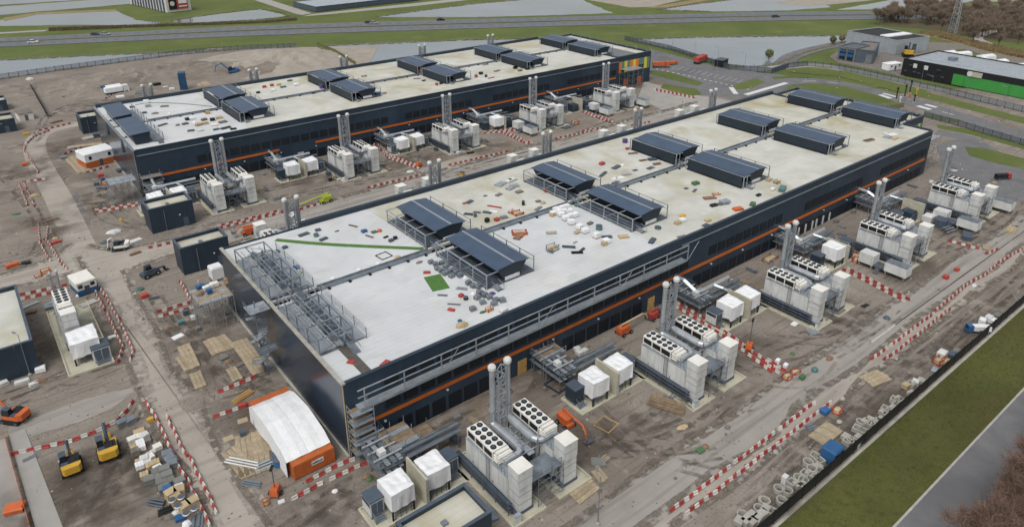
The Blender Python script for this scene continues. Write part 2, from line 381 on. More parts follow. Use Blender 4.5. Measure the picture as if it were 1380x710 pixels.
sheet('walkway_path', [(-60, -37.05), (330, -37.05), (330, -34.9), (-60, -34.9)], .03, 'haul', rough=.3)
sheet('slab_track', px(16, 596, 60, 580, 120, 562, 150, 550, 176, 530, 196, 520, 150, 528, 60, 556, 10, 574), .02, 'haulx', rough=.5)
sheet('sand_patch', px(560, 330-100, 640, 205, 655, 215, 600, 236), .016, 'sand')
mb = MB()
for i in range(10): mb.box(128+i*9, -32.6, .0, 88+i*9, -32.45, .034)
struct('lane_marking', mb, 'white_line')
for pts in ((56, 303, 62, 298, 68, 300, 72, 305, 80, 303, 92, 305, 90, 310, 74, 313, 64, 316, 62, 309), (96, 322-60, 104, 258, 108, 266, 104, 274), (98, 318-40, 110, 275, 116, 285, 108, 290), (118, 296, 122, 292, 121, 302, 116, 305)):
    sheet('puddle', px(*pts), .012+random.random()*.004, 'puddle', label='shallow rain puddle lying on the dirt')
# right-hand access roads and the car park
sheet('car_park', px(876, 66, 985, 95, 1044, 100, 1075, 104, 1060, 122, 1010, 134, 945, 128, 876, 102), .03, 'asphalt')
sheet('paved_yard', px(868, 110, 945, 130, 1000, 140, 960, 156, 900, 152, 860, 132), .024, 'paving')
ribbon('access_road', px(990, 128, 1030, 116, 1070, 110, 1110, 110, 1150, 117, 1195, 129, 1245, 143, 1310, 163, 1400, 192), (9, 12), .034, 'asphalt')
ribbon('outer_road', px(930, 108, 1000, 96, 1050, 88, 1068, 76, 1100, 66, 1140, 58), 9, .02, 'asphalt')
ribbon('back_road', px(1040, 92, 1088, 88, 1130, 92, 1185, 103, 1250, 118, 1320, 133, 1420, 156), 7, .026, 'paving')
sheet('end_yard', px(1262, 196, 1290, 188, 1330, 200, 1400, 222, 1400, 275, 1330, 262, 1272, 240), .018, 'asphalt')
ribbon('end_road', px(1262, 178, 1300, 186, 1325, 200, 1350, 214, 1400, 230), 7, .03, 'asphalt')
for pts in ((878, 95, 900, 97, 948, 112, 940, 116, 900, 107, 876, 100), (894, 113, 938, 120, 946, 128, 928, 130, 890, 119), (988, 116, 1018, 106, 1031, 111, 1012, 120, 992, 121),
            (1040, 104, 1088, 101.5, 1135, 106, 1185, 117, 1182, 119, 1130, 109, 1088, 104.5, 1044, 107), (1062, 116, 1096, 113, 1140, 117, 1190, 131, 1215, 141, 1212, 147, 1160, 138, 1100, 124, 1058, 120),
            (1245, 152, 1300, 163, 1284, 166, 1247, 158), (1100, 93, 1140, 96, 1240, 122, 1300, 138, 1400, 164, 1400, 172, 1290, 144, 1220, 126, 1130, 103, 1060, 97),
            (1300, 198, 1330, 201, 1400, 219, 1400, 232, 1350, 222, 1306, 210), (1262, 168, 1310, 175, 1400, 198, 1400, 207, 1310, 182, 1264, 173)):
    sheet('grass_island', px(*pts), .05, 'grass_pale')
mb = MB()
def stripe_px(a, b, w, z=.044):
    p, q = g(*a), g(*b); d = (q-p).normalized(); nn = Vector((-d.y, d.x, 0))*w/2
    mb._h([(p-nn).to_3d().xy.to_3d()+Vector((0, 0, -.2)), (q-nn).xy.to_3d()+Vector((0, 0, -.2)), (q+nn).xy.to_3d()+Vector((0, 0, -.2)), (p+nn).xy.to_3d()+Vector((0, 0, -.2))]+[Vector((t.x, t.y, z)) for t in (p-nn, q-nn, q+nn, p+nn)])
for i in range(16): stripe_px((905+i*8, 87+i*1.75), (897+i*8, 91+i*1.75), .12)
for i in range(18): stripe_px((884+i*7.2, 93+i*1.6), (887+i*7.2, 93.7+i*1.6), .6)
for a, b, w_ in (((1005, 128), (1060, 112), 2.2), ((1186, 128), (1200, 133), 2.2), ((1190, 126), (1208, 131), 1.4), ((1237, 143), (1254, 148), 2.4), ((1247, 141), (1262, 145), 2), ((1082, 110), (1100, 109.5), .4), ((1115, 111), (1130, 113), .4), ((1270, 151), (1285, 155), .4), ((985, 118), (992, 127), 2)): stripe_px(a, b, w_, .052)
struct('road_marking', mb, 'white_line')
# water
sheet('canal', px(-60, 83, 0, 80.5, 120, 75, 250, 69, 330, 64.5, 400, 62, 402, 63.6, 330, 66, 245, 73, 150, 85.5, 75, 95.5, 0, 106.5, -60, 116), -.2, 'water')
sheet('pond', px(428, 61.5, 500, 58.5, 640, 53.5, 760, 52, 760, 70, 560, 110, 480, 89, 446, 72), -0.206, 'water')
sheet('pond', px(848, 53, 930, 50, 1050, 48.5, 1128, 48, 1155, 50.5, 1125, 61, 1086, 71, 1060, 82, 1036, 88, 1010, 90, 985, 87, 930, 72), -0.212, 'water')
sheet('pond', px(-10, 28.5, 50, 18.5, 157, 15, 172, 22, 185, 27, 215, 30, 214, 33, 100, 33.5, -10, 35), -0.218, 'water')
sheet('pond', px(224, 29, 262, 22.5, 350, 12.5, 388, 21, 350, 26, 262, 31), -0.224, 'water')
sheet('pond', px(507, 23, 560, 15, 640, 5, 700, 0, 780, -2, 826, 17.5, 760, 20, 640, 23), -0.230, 'water')
sheet('pond', px(886, 13, 925, 7, 990, -1, 1100, -3, 1120, 10, 1060, 14, 960, 15.5), -0.236, 'water')
sheet('pond', px(1128, 13, 1150, 9, 1200, 0, 1240, -4, 1330, -4, 1300, 4, 1215, 12), -0.242, 'water')
sheet('far_canal', px(-10, 21, 60, 15, 190, 4, 215, -1, 150, -2, 0, 9, -10, 10), -0.175, 'water')
sheet('far_canal', px(-10, 7, 0, 6.5, 110, 0, 80, -8, -10, -8), -0.180, 'water')
sheet('far_road', px(330, -4, 400, 19, 408, 20, 420, 18, 352, -4), -0.185, 'paving')
sheet('far_road', px(408, 22, 440, 19.5, 560, 8, 640, -1, 620, -2, 420, 19), -0.190, 'paving')
sheet('far_road', px(-10, 46, 60, 42, 66, 40, 0, 43.5, -10, 44), -0.195, 'paving')
sheet('far_field', px(776, -3, 850, 10, 880, 9, 930, -3), -0.200, 'sand')
sheet('far_field', px(1040, 4, 1095, 8.5, 1180, 0, 1080, -3), -0.205, 'sand')
sheet('far_field', px(1330, 2, 1380, 3, 1420, -3, 1330, -4), -0.210, 'sand')
sheet('reed_bank', px(5, 24, 50, 17, 155, 12.5, 158, 14.8, 50, 19.5, 5, 28.4), -.12, 'reed')
sheet('reed_bank', px(1240, 46, 1290, 58, 1330, 70, 1390, 82, 1390, 73, 1320, 58, 1268, 44), -.06, 'reed')
sheet('reed_bank', px(870, 11, 930, 1, 955, -2, 965, -1, 900, 10), -.12, 'reed')
# highway
HS = smooth_path([(-330, 505), (-140, 443), (-9.8, 385.4), (109.5, 332.3), (240.3, 262.6), (382.7, 180.7), (459.8, 127), (600, 25)], 5)
HN = smooth_path([(-325, 535), (-134, 472), (-7.4, 413.4), (121.9, 363), (257.6, 290), (402, 206), (484, 150), (632, 48)], 5)
def hw(t): return [a.lerp(b, t) for a, b in zip(HS, HN)]
def hstrip(name, t0, t1, z, m, dash=0):
    a, b = hw(t0), hw(t1); mb = MB()
    for i in range(len(a)-1):
        if dash:
            for k in range(5): u0, u1 = k/5, k/5+.09; mb._h([(*a[i].lerp(a[i+1], u0), z-.3), (*a[i].lerp(a[i+1], u1), z-.3), (*b[i].lerp(b[i+1], u1), z-.3), (*b[i].lerp(b[i+1], u0), z-.3), (*a[i].lerp(a[i+1], u0), z), (*a[i].lerp(a[i+1], u1), z), (*b[i].lerp(b[i+1], u1), z), (*b[i].lerp(b[i+1], u0), z)])
        else: mb._h([(*a[i], z-.5), (*a[i+1], z-.5), (*b[i+1], z-.5), (*b[i], z-.5), (*a[i], z), (*a[i+1], z), (*b[i+1], z), (*b[i], z)])
    return struct(name, mb, m)
hstrip('highway', 0, .44, .1, 'highway'); hstrip('highway', .56, 1, .1, 'highway')
for t in (.03, .41, .59, .97): hstrip('edge_line', t, t+.008, .12, 'lane_line')
for t in (.155, .28, .71, .84): hstrip('lane_line', t, t+.008, .12, 'lane_line', 1)
hstrip('median', .44, .56, .06, 'grass')
for k, t in ((0, .5),):                       # steel crash rail in the median
    a = hw(t); mb = MB()
    for i in range(len(a)-1): mb.bar((*a[i], .75), (*a[i+1], .75), .09)
    for i in range(0, len(a)-1):
        for u in (0, .25, .5, .75): p = a[i].lerp(a[i+1], u); mb.bar((*p, 0), (*p, .75), .08)
    tag(obj('crash_rail', mb, 'galv'), 'long steel crash rail in the median of the highway', 'crash rail')
# spoil heaps
def heap(name, cx, cy, rx, ry, h, seed, m, rz=0, rough=1., label=None):
    mb = MB(); n = 44; R = Matrix.Rotation(rz, 2)
    for j in range(n+1):
        for i in range(n+1):
            u, v = -1+2*i/n, -1+2*j/n; d = max(0, 1-(u*u+v*v)**.5*1.02); d = d*d*(3-2*d)
            p = R@Vector((u*rx, v*ry)); q = Vector((p.x+seed*37, p.y, seed))
            zz = h*d**.7*(.62+.55*noise.fractal(q*.075, .9, 2.1, 5))+rough*d*(.5*noise.noise(q*.25)+.2*noise.noise(q*.7)) if d > 0 else 0
            mb.v.append((cx+p.x, cy+p.y, zz-.12))
    for j in range(n):
        for i in range(n): k = j*(n+1)+i; mb.f.append((k, k+1, k+n+2, k+n+1))
    return struct(name, mb, m, label)
p = g(115, 118); heap('spoil_heap', p.x, p.y, 56, 26, 4.4, 1, 'dirt', -.35, 1.6)
p = g(190, 104); heap('spoil_heap', p.x, p.y, 44, 24, 4, 2, 'dirt', -.5, 1.4)
p = g(250, 96); heap('spoil_heap', p.x, p.y, 38, 24, 4.4, 3, 'dirt', -.45, 1.5)
p = g(375, 84); heap('sand_heap', p.x, p.y, 44, 36, 5, 4, 'sand', -.6, 1.2)
p = g(320, 95); heap('spoil_heap', p.x, p.y, 30, 20, 4.5, 5, 'dirt', -.3, 1.2)
for k, (x, y, rx, ry, h) in enumerate(((110, 240, 9, 5, 1.2), (20, 250, 9, 7, .9), (30, 320, 10, 7, .9), (15, 300, 7, 5, .7), (140, 430, 6, 4, .35), (260, 560-20, 5, 4, .5), (700, 520, 7, 3, .6), (1130, 420, 6, 3, .4), (920, 480+65, 8, 4, .35), (860, 600, 9, 4, .3))):
    p = g(x, y); heap('dirt_bump', p.x, p.y, rx, ry, h, 10+k, 'dirt', random.random()*3, .4)

# wheel ruts, damp and muddy patches on the dirt
def rut(pts, m, gauge=2.1, w=.55, z=.035):
    q = smooth_path(pts, 6)
    for s in (-.5, .5):
        o_ = []
        for i, p in enumerate(q):
            d = (q[min(i+1, len(q)-1)]-q[max(i-1, 0)]).normalized(); o_.append(p+Vector((-d.y, d.x))*gauge*s)
        mb = MB()
        for i in range(len(o_)-1):
            d = (o_[i+1]-o_[i]).normalized(); nn = Vector((-d.y, d.x))*w/2; mb.face([(*(o_[i]-nn), z), (*(o_[i+1]-nn), z), (*(o_[i+1]+nn), z), (*(o_[i]+nn), z)])
        struct('wheel_track', mb, m)
rr_ = random.Random(9); zt = [.008]
def rutpx(*a, m='rut', n=3, spread=1.6):
    for k in range(n):
        zt[0] += .0006; rut([g(a[i], a[i+1])+Vector((rr_.gauss(0, spread), rr_.gauss(0, spread), 0)) for i in range(0, len(a), 2)], m if k % 3 else ('rut_pale' if m == 'rut' else 'rut'), 2.1, rr_.uniform(.4, .8), zt[0])
rutpx(0, 545, 60, 520, 110, 500, 170, 490, 200, 470, n=5); rutpx(0, 500, 90, 470, 130, 430, 120, 400, n=4); rutpx(60, 700, 120, 660, 180, 600, 200, 540, n=5); rutpx(100, 710, 140, 640, 150, 590, n=4)
rutpx(400, 710, 470, 660, 560, 690, 640, 705, n=3); rutpx(690, 560, 800, 600, 900, 590, 1000, 545, n=5); rutpx(740, 660, 800, 610, 880, 560, 940, 520, n=4); rutpx(800, 560, 880, 610, 960, 640-20, n=4); rutpx(980, 490, 1060, 500, 1120, 470, 1200, 420, n=4); rutpx(1040, 460, 1110, 450, 1180, 415, n=4)
rutpx(1010, 700, 1100, 620, 1200, 530, 1300, 440, 1380, 370, n=6, spread=1.2); rutpx(1060, 640, 1180, 535, 1300, 430, n=4, spread=1); rutpx(200, 400, 250, 450, 320, 500, 380, 530, n=4); rutpx(270, 480, 310, 520, 360, 520, n=3)
rutpx(20, 240, 50, 280, 60, 330, 20, 350, n=4); rutpx(130, 250, 160, 290, 230, 310, 300, 300, n=4); rutpx(280, 290, 380, 270, 470, 250, 560, 230, n=5, spread=1.2); rutpx(560, 250, 640, 225, 740, 195, 830, 165, n=4, spread=1.2); rutpx(0, 200, 40, 190, 60, 160, 100, 140, n=3); rutpx(20, 130, 80, 125, 180, 120, 240, 110, n=4)
rutpx(500, 230, 560, 205, 640, 185, n=3); rutpx(350, 255, 420, 245, 480, 235, n=3); rutpx(1200, 380, 1270, 330, 1330, 290, n=4); rutpx(1280, 340, 1340, 300, 1380, 275, n=3); rutpx(530, 600, 600, 570, 680, 540, n=2); rutpx(740, 520, 800, 490, 850, 465, n=2)
def fringe(pts, m, w=1.5, n=3):
    for k in range(n):
        zt[0] += .0005; q = smooth_path([Vector((p[0]+rr_.gauss(0, .5), p[1]+rr_.gauss(0, .5))) for p in pts], 5); mb = MB(); z = .03+zt[0]*.2
        for i in range(len(q)-1):
            d = (q[i+1]-q[i]).normalized(); nn = Vector((-d.y, d.x))*w*rr_.uniform(.35, .6); mb.face([(*(q[i]-nn), z), (*(q[i+1]-nn), z), (*(q[i+1]+nn), z), (*(q[i]+nn), z)])
        struct('road_edge', mb, m)
for e in ((100, 345, 122, 378, 150, 420, 170, 470, 186, 530, 216, 590, 254, 650, 292, 712), (362, 712, 300, 605, 259, 530, 236, 498, 205, 440, 182, 398, 166, 362), (0, 391, 60, 378, 104, 366), (180, 360, 235, 342, 302, 333), (0, 372, 62, 350, 96, 328), (118, 332, 160, 336, 235, 322, 302, 306)):
    fringe(px(*e), 'fringe', 1.6); fringe(px(*e), 'dirt_fringe', 1.0, 1)
for y in (-28.4, -34.6): fringe([(x, y) for x in range(-20, 260, 12)], 'dirt_fringe', 1.0, 2)
fringe([(x, -37.4) for x in range(-20, 260, 12)], 'dirt_fringe', 1.2, 2)
for y in (79.5, 89.5): fringe([(x, y) for x in range(0, 200, 12)], 'dirt_fringe', 2.2, 2)
def blot(x, y, rx, ry, m, seed):
    r_ = random.Random(seed); p = g(x, y); zt[0] += .0006; k = 22
    struct('mud_patch', MB().face([(p.x+1.5*rx*cos(i*2*pi/k), p.y+1.5*ry*sin(i*2*pi/k), zt[0]) for i in range(k)]), m)
for i, (x, y, rx, ry, m) in enumerate(((110, 650, 11, 10, 'mud'), (90, 690, 9, 7, 'mud'), (170, 640, 7, 8, 'damp'), (300, 480, 9, 10, 'mud'), (260, 440, 6, 7, 'damp'), (340, 560, 7, 8, 'mud'), (440, 680, 7, 5, 'damp'), (790, 590, 9, 5, 'mud'), (880, 560, 7, 3, 'damp'), (720, 510, 6, 4, 'mud'), (1010, 470, 8, 4, 'mud'), (1130, 430, 9, 3, 'damp'), (1180, 560, 14, 2.6, 'mud'), (1290, 460, 18, 2.6, 'mud'), (1080, 655, 12, 2.4, 'mud'), (30, 480, 10, 9, 'damp'), (60, 310, 8, 12, 'mud'), (140, 270, 8, 12, 'damp'), (20, 240, 12, 16, 'mud'), (430, 240, 12, 5, 'mud'), (560, 215, 12, 5, 'damp'), (650, 200, 10, 5, 'mud'), (1300, 300, 12, 7, 'damp'), (1230, 360, 10, 4, 'mud'), (150, 140, 18, 12, 'damp'), (100, 200, 12, 14, 'mud'), (130, 450, 6, 8, 'damp'), (600, 590, 6, 3, 'mud'), (720, 600, 6, 4, 'damp'))): blot(x, y, rx, ry, m, i)

for e in ((0, 106.5, 75, 95.5, 150, 85.5, 245, 73, 330, 66), (0, 80.5, 120, 75, 250, 69, 400, 62), (848, 53, 930, 50, 1050, 48.5, 1128, 48), (1155, 50.5, 1125, 61, 1086, 71, 1060, 82, 1036, 88, 1010, 90, 985, 87, 930, 72, 848, 53), (428, 61.5, 500, 58.5, 640, 53.5, 760, 52), (480, 89, 446, 72, 428, 61.5), (507, 23, 560, 15, 640, 5, 700, 0), (886, 13, 925, 7, 990, -1), (960, 15.5, 886, 13), (224, 29, 262, 22.5, 350, 12.5, 388, 21, 350, 26, 262, 31)): fringe(px(*e), 'bank', 2.4, 2)
# ---------------------------------------------------------------- the two data halls
HX, HY, HZ, RZ = 182.6, 52.2, 13.1, 12.85
def louvre_mesh(w, h, n):
    mb = MB(); mb.box(0, -.03, 0, w, .02, h)
    for i in range(n): z = h*(i+.15)/n; mb.face([(0.05, -.03, z+h/n*.75), (.05, -.09, z), (w-.05, -.09, z), (w-.05, -.03, z+h/n*.75)])
    for a, b in ((0, .06), (w-.06, w)): mb.box(a, -.1, 0, b, -.03, h)
    return mb.mesh('louvre')
LV_LOW, LV_UP, LV_MID = louvre_mesh(2.35, 2.7, 7), louvre_mesh(2.35, 2.1, 6), louvre_mesh(2.35, 1.9, 5)
LAMP = MB().box(-.18, -.3, -.06, .18, 0, .1).box(-.1, -.32, -.1, .1, -.2, -.05).mesh('wall_lamp')
FOOT = MB().box(-.22, -.22, 0, .22, .22, .25).box(-.1, -.1, .25, .1, .1, .4).mesh('gutter_foot')
def hall(y0, front):
    h = thing('data_hall', 'long navy data hall with steel cages on its roof and a galvanised wall walkway' if front else 'long navy data hall with enclosed roof boxes, standing behind the other hall', 'building', (0, y0, 0))
    n = 30; w = HX/n
    for i in range(n):
        obj('wall_panel', MB().box(i*w+.012, 0, 0, (i+1)*w-.012, .3, HZ-.18), 'navy', h)
        obj('wall_panel', MB().box(i*w+.012, HY-.3, 0, (i+1)*w-.012, HY, HZ-.18), 'navy', h)
    for i in range(8):
        a, b = .3+i*(HY-.6)/8, .3+(i+1)*(HY-.6)/8
        obj('wall_panel', MB().box(0, a+.01, .5, .3, b-.01, HZ-.2), 'navy_gloss', h)
        obj('wall_panel', MB().box(HX-.3, a+.01, 0, HX, b-.01, HZ-.2), 'navy', h)
    obj('plinth', MB().box(-.25, .05, 0, .28, HY-.05, .5), 'concrete', h)
    obj('corner_trim', MB().box(-.05, -.06, 0, .09, .1, HZ), 'tan' if front else 'flash', h)
    obj('edge_trim', MB().box(-.12, -.1, HZ-.19, .5, HY, HZ), 'concrete' if front else 'flash', h)
    obj('coping', MB().box(.51, -.12, HZ-.19, HX, .5, HZ+.02), 'navy_plain', h)
    obj('parapet', MB().box(16 if front else .51, HY-.75, HZ-.4, HX, HY+.1, HZ+.75), 'navy_plain', h)
    obj('parapet_cap', MB().box(16 if front else .51, HY-.25, HZ+.752, HX, HY+.15, HZ+.83), 'slate', h)
    obj('parapet', MB().box(HX-.5, .5, HZ-.4, HX+.1, HY-.76, HZ+.25), 'navy_plain', h)
    mats = ['roof_new', 'roof_new', 'roof_old', 'roof_old', 'roof_worn', 'roof_old'] if front else ['roof_new', 'roof_old', 'roof_worn', 'roof_old', 'roof_old', 'roof_old']
    xs = [.5, 31, 67.2, 103.8, 140.4, 176.7, HX-.5]
    for k in range(6):
        for a, b in ((.5, 25.7), (27.3, HY-.75)):
            m = mats[k] if not (front and k == 1 and a > 20) else 'roof_old'
            obj('roof_membrane', MB().box(xs[k]+.02, a, RZ-.5, xs[k+1]-.02, b, RZ), m, h)
    gx = (8.5, 31, 42, 67, 78, 104, 115, 140.5, 151, 177) if front else (10, 31, 42, 67, 78, 104, 115, 140.5, 151, 177)
    for i in range(0, 10, 2):
        a, b = gx[i], gx[i+1]
        gt = obj('gutter', MB().box(a, 25.72, RZ-.4, b, 27.28, RZ+.12).box(a, 25.72, RZ+.12, b, 25.86, RZ+.42).box(a, 27.14, RZ+.12, b, 27.28, RZ+.42), 'galv', h)
        for k in range(6): obj('gutter_foot', FOOT, 'black', gt, (a+1.5+k*(b-a-3)/5, 25.35, RZ))
    doors = (31.2, 63.7) if front else (44,)
    for d in doors:
        o = obj('door', MB().box(d, -.1, .05, d+1.9, .02, 2.75), 'ply' if front else 'offwhite', h); obj('door_handle', MB().box(d+1.6, -.16, 1.1, d+1.75, -.1, 1.25), 'black', o)
    def zone(x): return (x % 36.3) < 4.6 and x > 20
    x = 8.2
    while x < HX-4:
        if not zone(x) and not any(abs(x-d) < 2.6 for d in doors):
            obj('louvre', LV_LOW, 'louvre', h, (x, 0, .15))
        x += 3.02
    x = 6.4
    while x < HX-4:
        if not (x > 74 and (x % 36.3) < 7) and not (not front and x < 14): obj('louvre', LV_UP, 'louvre', h, (x, 0, 6.2 if x > 74 or not front else 5.75))
        if front and x < 72: obj('louvre', LV_MID, 'louvre', h, (x, 0, 9.35))
        x += 3.02
    st = ((3.6, 181),) if front else ((3.6, 38.5), (50, 181))
    for a, b in st: obj('stripe', MB().box(a, -.14, 4.6, b, -.005, 5.2), 'orange', h)
    k = 0
    for x in range(6, 182, 11): obj('wall_lamp', LAMP, 'offwhite', h, (x, 0, 3.75+.25*(k % 2))); k += 1
    obj('flashing', MB().box(72.7 if front else .6, -.2, 11.35, HX-.3, -.004, 11.55), 'flash', h)
    if front:
        obj('walkway', MB().box(1.6, -1.75, 8.75, 72.6, -.12, 8.95), 'grate', h)
        for z in (12.3, 11.1): obj('handrail', MB().bar((1.4, -1.7, z), (72.7, -1.7, z), .11), 'galv_light', h)
        obj('toe_rail', MB().box(1.6, -1.82, 8.96, 72.6, -1.76, 9.3), 'galv_light', h)
        for i in range(12):
            x = 2.4+i*6.38
            p = obj('post', MB().bar((x, -1.72, 8.95), (x, -1.72, 12.35), .12)  , 'galv_light', h)
            if i % 3 == 2: obj('brace', MB().bar((x+.3, -1.7, 9.1), (x+3.2, -1.7, 12.2), .06), 'galv_light', h)
        for i in range(9): obj('white_panel', MB().box(0, -.3, 0, .5, -.12, 2.3), 'offwhite', h, (108.5+i*2.6+(i % 3)*.4, 0, .1))
        obj('timber_walkway', MB().box(3.4, .6, RZ, 4.9, 8.2, RZ+.08), 'dark_plank', h)
    # office block at the far end with the coloured facade
    x0, x1, ya, yb = (HX+.1, 196.2, 8.4, 51) if front else (HX+.1, 203, .9, 51)
    of = obj('office_wall', MB().box(x0, ya, 0, x1, ya+.3, HZ-.1).box(x0, yb-.3, 0, x1, yb, HZ-.1).box(x1-.3, ya+.3, 0, x1, yb-.3, HZ-.1), 'navy', h)
    obj('office_roof', MB().box(x0, ya+.3, HZ-1.3, x1-.3, yb-.3, HZ-.8), 'roof_worn' if front else 'grey_clad', h)
    obj('parapet_cap', MB().box(x0, ya-.1, HZ-.1, x1+.1, ya+.5, HZ+.15).box(x1-.5, ya+.5, HZ-.1, x1+.1, yb-.5, HZ+.15).box(x0, yb-.5, HZ-.1, x1+.1, yb+.1, HZ+.15), 'slate', h)
    for i in range(9):
        y = ya+2+i*(yb-ya-4)/8; obj('parapet_box', MB().box(x1-.9, y-.3, HZ-.1, x1-.52, y+.3, HZ+.3), 'galv', h)
    if not front: obj('roof_strip', MB().box(x1-5.5, ya+.6, HZ-.79, x1-.6, yb-.5, HZ-.7), 'roof_old', h)
    cols = ['facade_orange', 'facade_teal', 'facade_yellow', 'facade_teal', 'facade_orange', 'facade_yellow', 'facade_orange', 'facade_teal', 'facade_teal', 'facade_yellow', 'facade_teal']
    nn = len(cols); wv = (x1-x0-1.4)/nn
    for i, cc in enumerate(cols):
        f = obj('facade_panel', MB().box(x0+.7+i*wv+.04, ya-.15, 6.2, x0+.7+(i+1)*wv-.04, ya-.005, 10.9), cc, h)
        if i in (1, 4, 7, 8): obj('window', MB().box(x0+.7+i*wv+.1, ya-.19, 6.6, x0+.7+(i+1)*wv-.1, ya-.151, 8.2), 'glass_dark', f)
    for d in (x0+4.2, x0+12.6):
        if d+2.5 < x1: obj('office_door', MB().box(d, ya-.12, .05, d+2.4, ya-.003, 3.3), 'safety_orange', h)
    obj('canopy', MB().box(x1+.05, ya+.5, 3.6, x1+2.6, ya+6, 3.95), 'slate', h)
    return h
hall(0, True); hall(122.5, False)
# signs on the roof are loose stacks; the plant enclosures stand on it
def enclosure(kind, L, solid_end=True):
    t = thing('roof_enclosure', 'pattern', 'enclosure')
    obj('deck', MB().box(.2, 0, .22, 10.6, L, .36), 'galv_dark', t)
    for y in (.4, L/2, L-.4): obj('skid', MB().box(0, y-.12, 0, 10.6, y+.12, .215), 'black', t)
    tp = 2.85
    if kind == 'screened':
        obj('screen', MB().box(-.06, .25, .3, .08, L-.25, tp), 'shed_wall', t)
        obj('screen_rail', MB().bar((0, -.3, tp+.08), (0, L+.3, tp+.08), .09), 'galv_light', t)
        obj('screen_base', MB().box(-.2, .1, .12, .2, L-.1, .21), 'black', t)
        for y in (-.3, L+.3): obj('post', MB().bar((0, y, 0), (0, y, tp+.1), .13).bar((1.3, y, 0), (1.3, y, tp+.1), .1).bar((0, y, tp), (2.4, y, tp), .09), 'galv_light', t)
    else:
        k = max(3, round(L/4.2))
        for i in range(k+1):
            y = L*i/k; p = obj('post', MB().bar((0, y, 0), (0, y, tp), .12), 'galv_light', t)
            obj('beam', MB().bar((0, y, tp-.05), (2.5, y, tp-.05), .09), 'galv_light', t)
        for z, r in ((tp, .12), (1.9, .07), (1.25, .06), (.75, .06)): obj('rail', MB().bar((0, -.05, z), (0, L+.05, z), r), 'galv_light' if z > 2 else 'galv', t)
        obj('kick_panel', MB().box(-.04, .1, .37, .04, L-.1, .72), 'galv', t)
        obj('brace', MB().bar((0, L*.28, tp-.1), (0, L*.5, .5), .07), 'galv_light', t)
    # cooler body: wider at the top
    obj('cooler', MB().xz([(4.0, .37), (7.4, .37), (8.7, 2.7), (2.7, 2.7)], .45, L-.45), 'black' if kind == 'open' else 'recess', t)
    for y0, y1 in ((.2, .44), (L-.44, L-.2)):
        obj('end_wall', MB().xz([(3.9, .6), (7.5, .6), (9.0, 2.96), (6.0, 3.29), (2.5, 2.9)], y0, y1), 'shed_wall' if solid_end else 'galv_dark', t)
    obj('end_base', MB().box(4.1, .05, .37, 7.3, .2, 1.0), 'offwhite', t)
    xe = .75 if kind == 'screened' else 2.1; ze = 2.72 if kind == 'screened' else 2.9
    obj('roof_slope', MB().xz([(xe+.05, ze), (6.0, 3.3), (6.0, 3.42), (xe, ze+.12)], 0, L), 'shed_roof', t)
    obj('roof_slope', MB().xz([(6.0, 3.3), (9.35, 2.95), (9.4, 3.07), (6.0, 3.42)], 0, L), 'shed_roof', t)
    obj('ridge_cap', MB().xz([(5.75, 3.42), (6.0, 3.48), (6.25, 3.42), (6.0, 3.43)], .02, L-.02), 'flash', t)
    k = max(3, round(L/4.4))
    for i in range(k+1):
        y = L*i/k; obj('rear_post', MB().bar((10.5, y, .1), (10.5, y, 3.2), .1), 'galv', t)
    obj('rear_rail', MB().bar((10.5, 0, 3.1), (10.5, L, 3.1), .06).bar((10.5, 0, 2.3), (10.5, L, 2.3), .05), 'galv', t)
    st = MB()
    for i in range(5): st.box(1.1, -.25-i*.34, .3-i*.07, 2.4, -.0-i*.34, .36-i*.07)
    st.bar((1.05, 0, 1.3), (1.05, -1.7, 1.0), .05).bar((2.45, 0, 1.3), (2.45, -1.7, 1.0), .05).bar((1.05, -1.7, 0), (1.05, -1.7, 1), .05).bar((2.45, -1.7, 0), (2.45, -1.7, 1), .05).box(1.05, -1.75, .0, 2.45, -1.4, .08)
    obj('steps', st, 'galv_light', t)
    return t
ROWX = (31, 67.2, 103.8, 140.5, 176.6)
pr = {}
for kind in ('open', 'screened'):
    for L in (15.9, 14.8): pr[kind, L] = Proto(enclosure(kind, L))
for hy, nm in ((0, 'the walkway hall'), (122.5, 'the rear hall')):
    for k, x in enumerate(ROWX):
        kind = 'open' if hy == 0 and k < 2 else 'screened'
        for L, y, side in ((15.9, 8.3, 'near the stripe'), (14.8, 27.9, 'beyond the gutter')):
            pr[kind, L].put((x, hy+y, RZ), 0, '%s enclosure, %s row on %s, %s' % ('open-sided' if kind == 'open' else 'screened', ORD[k], nm, side), 'roof plant enclosures')
for p in pr.values(): p.done()
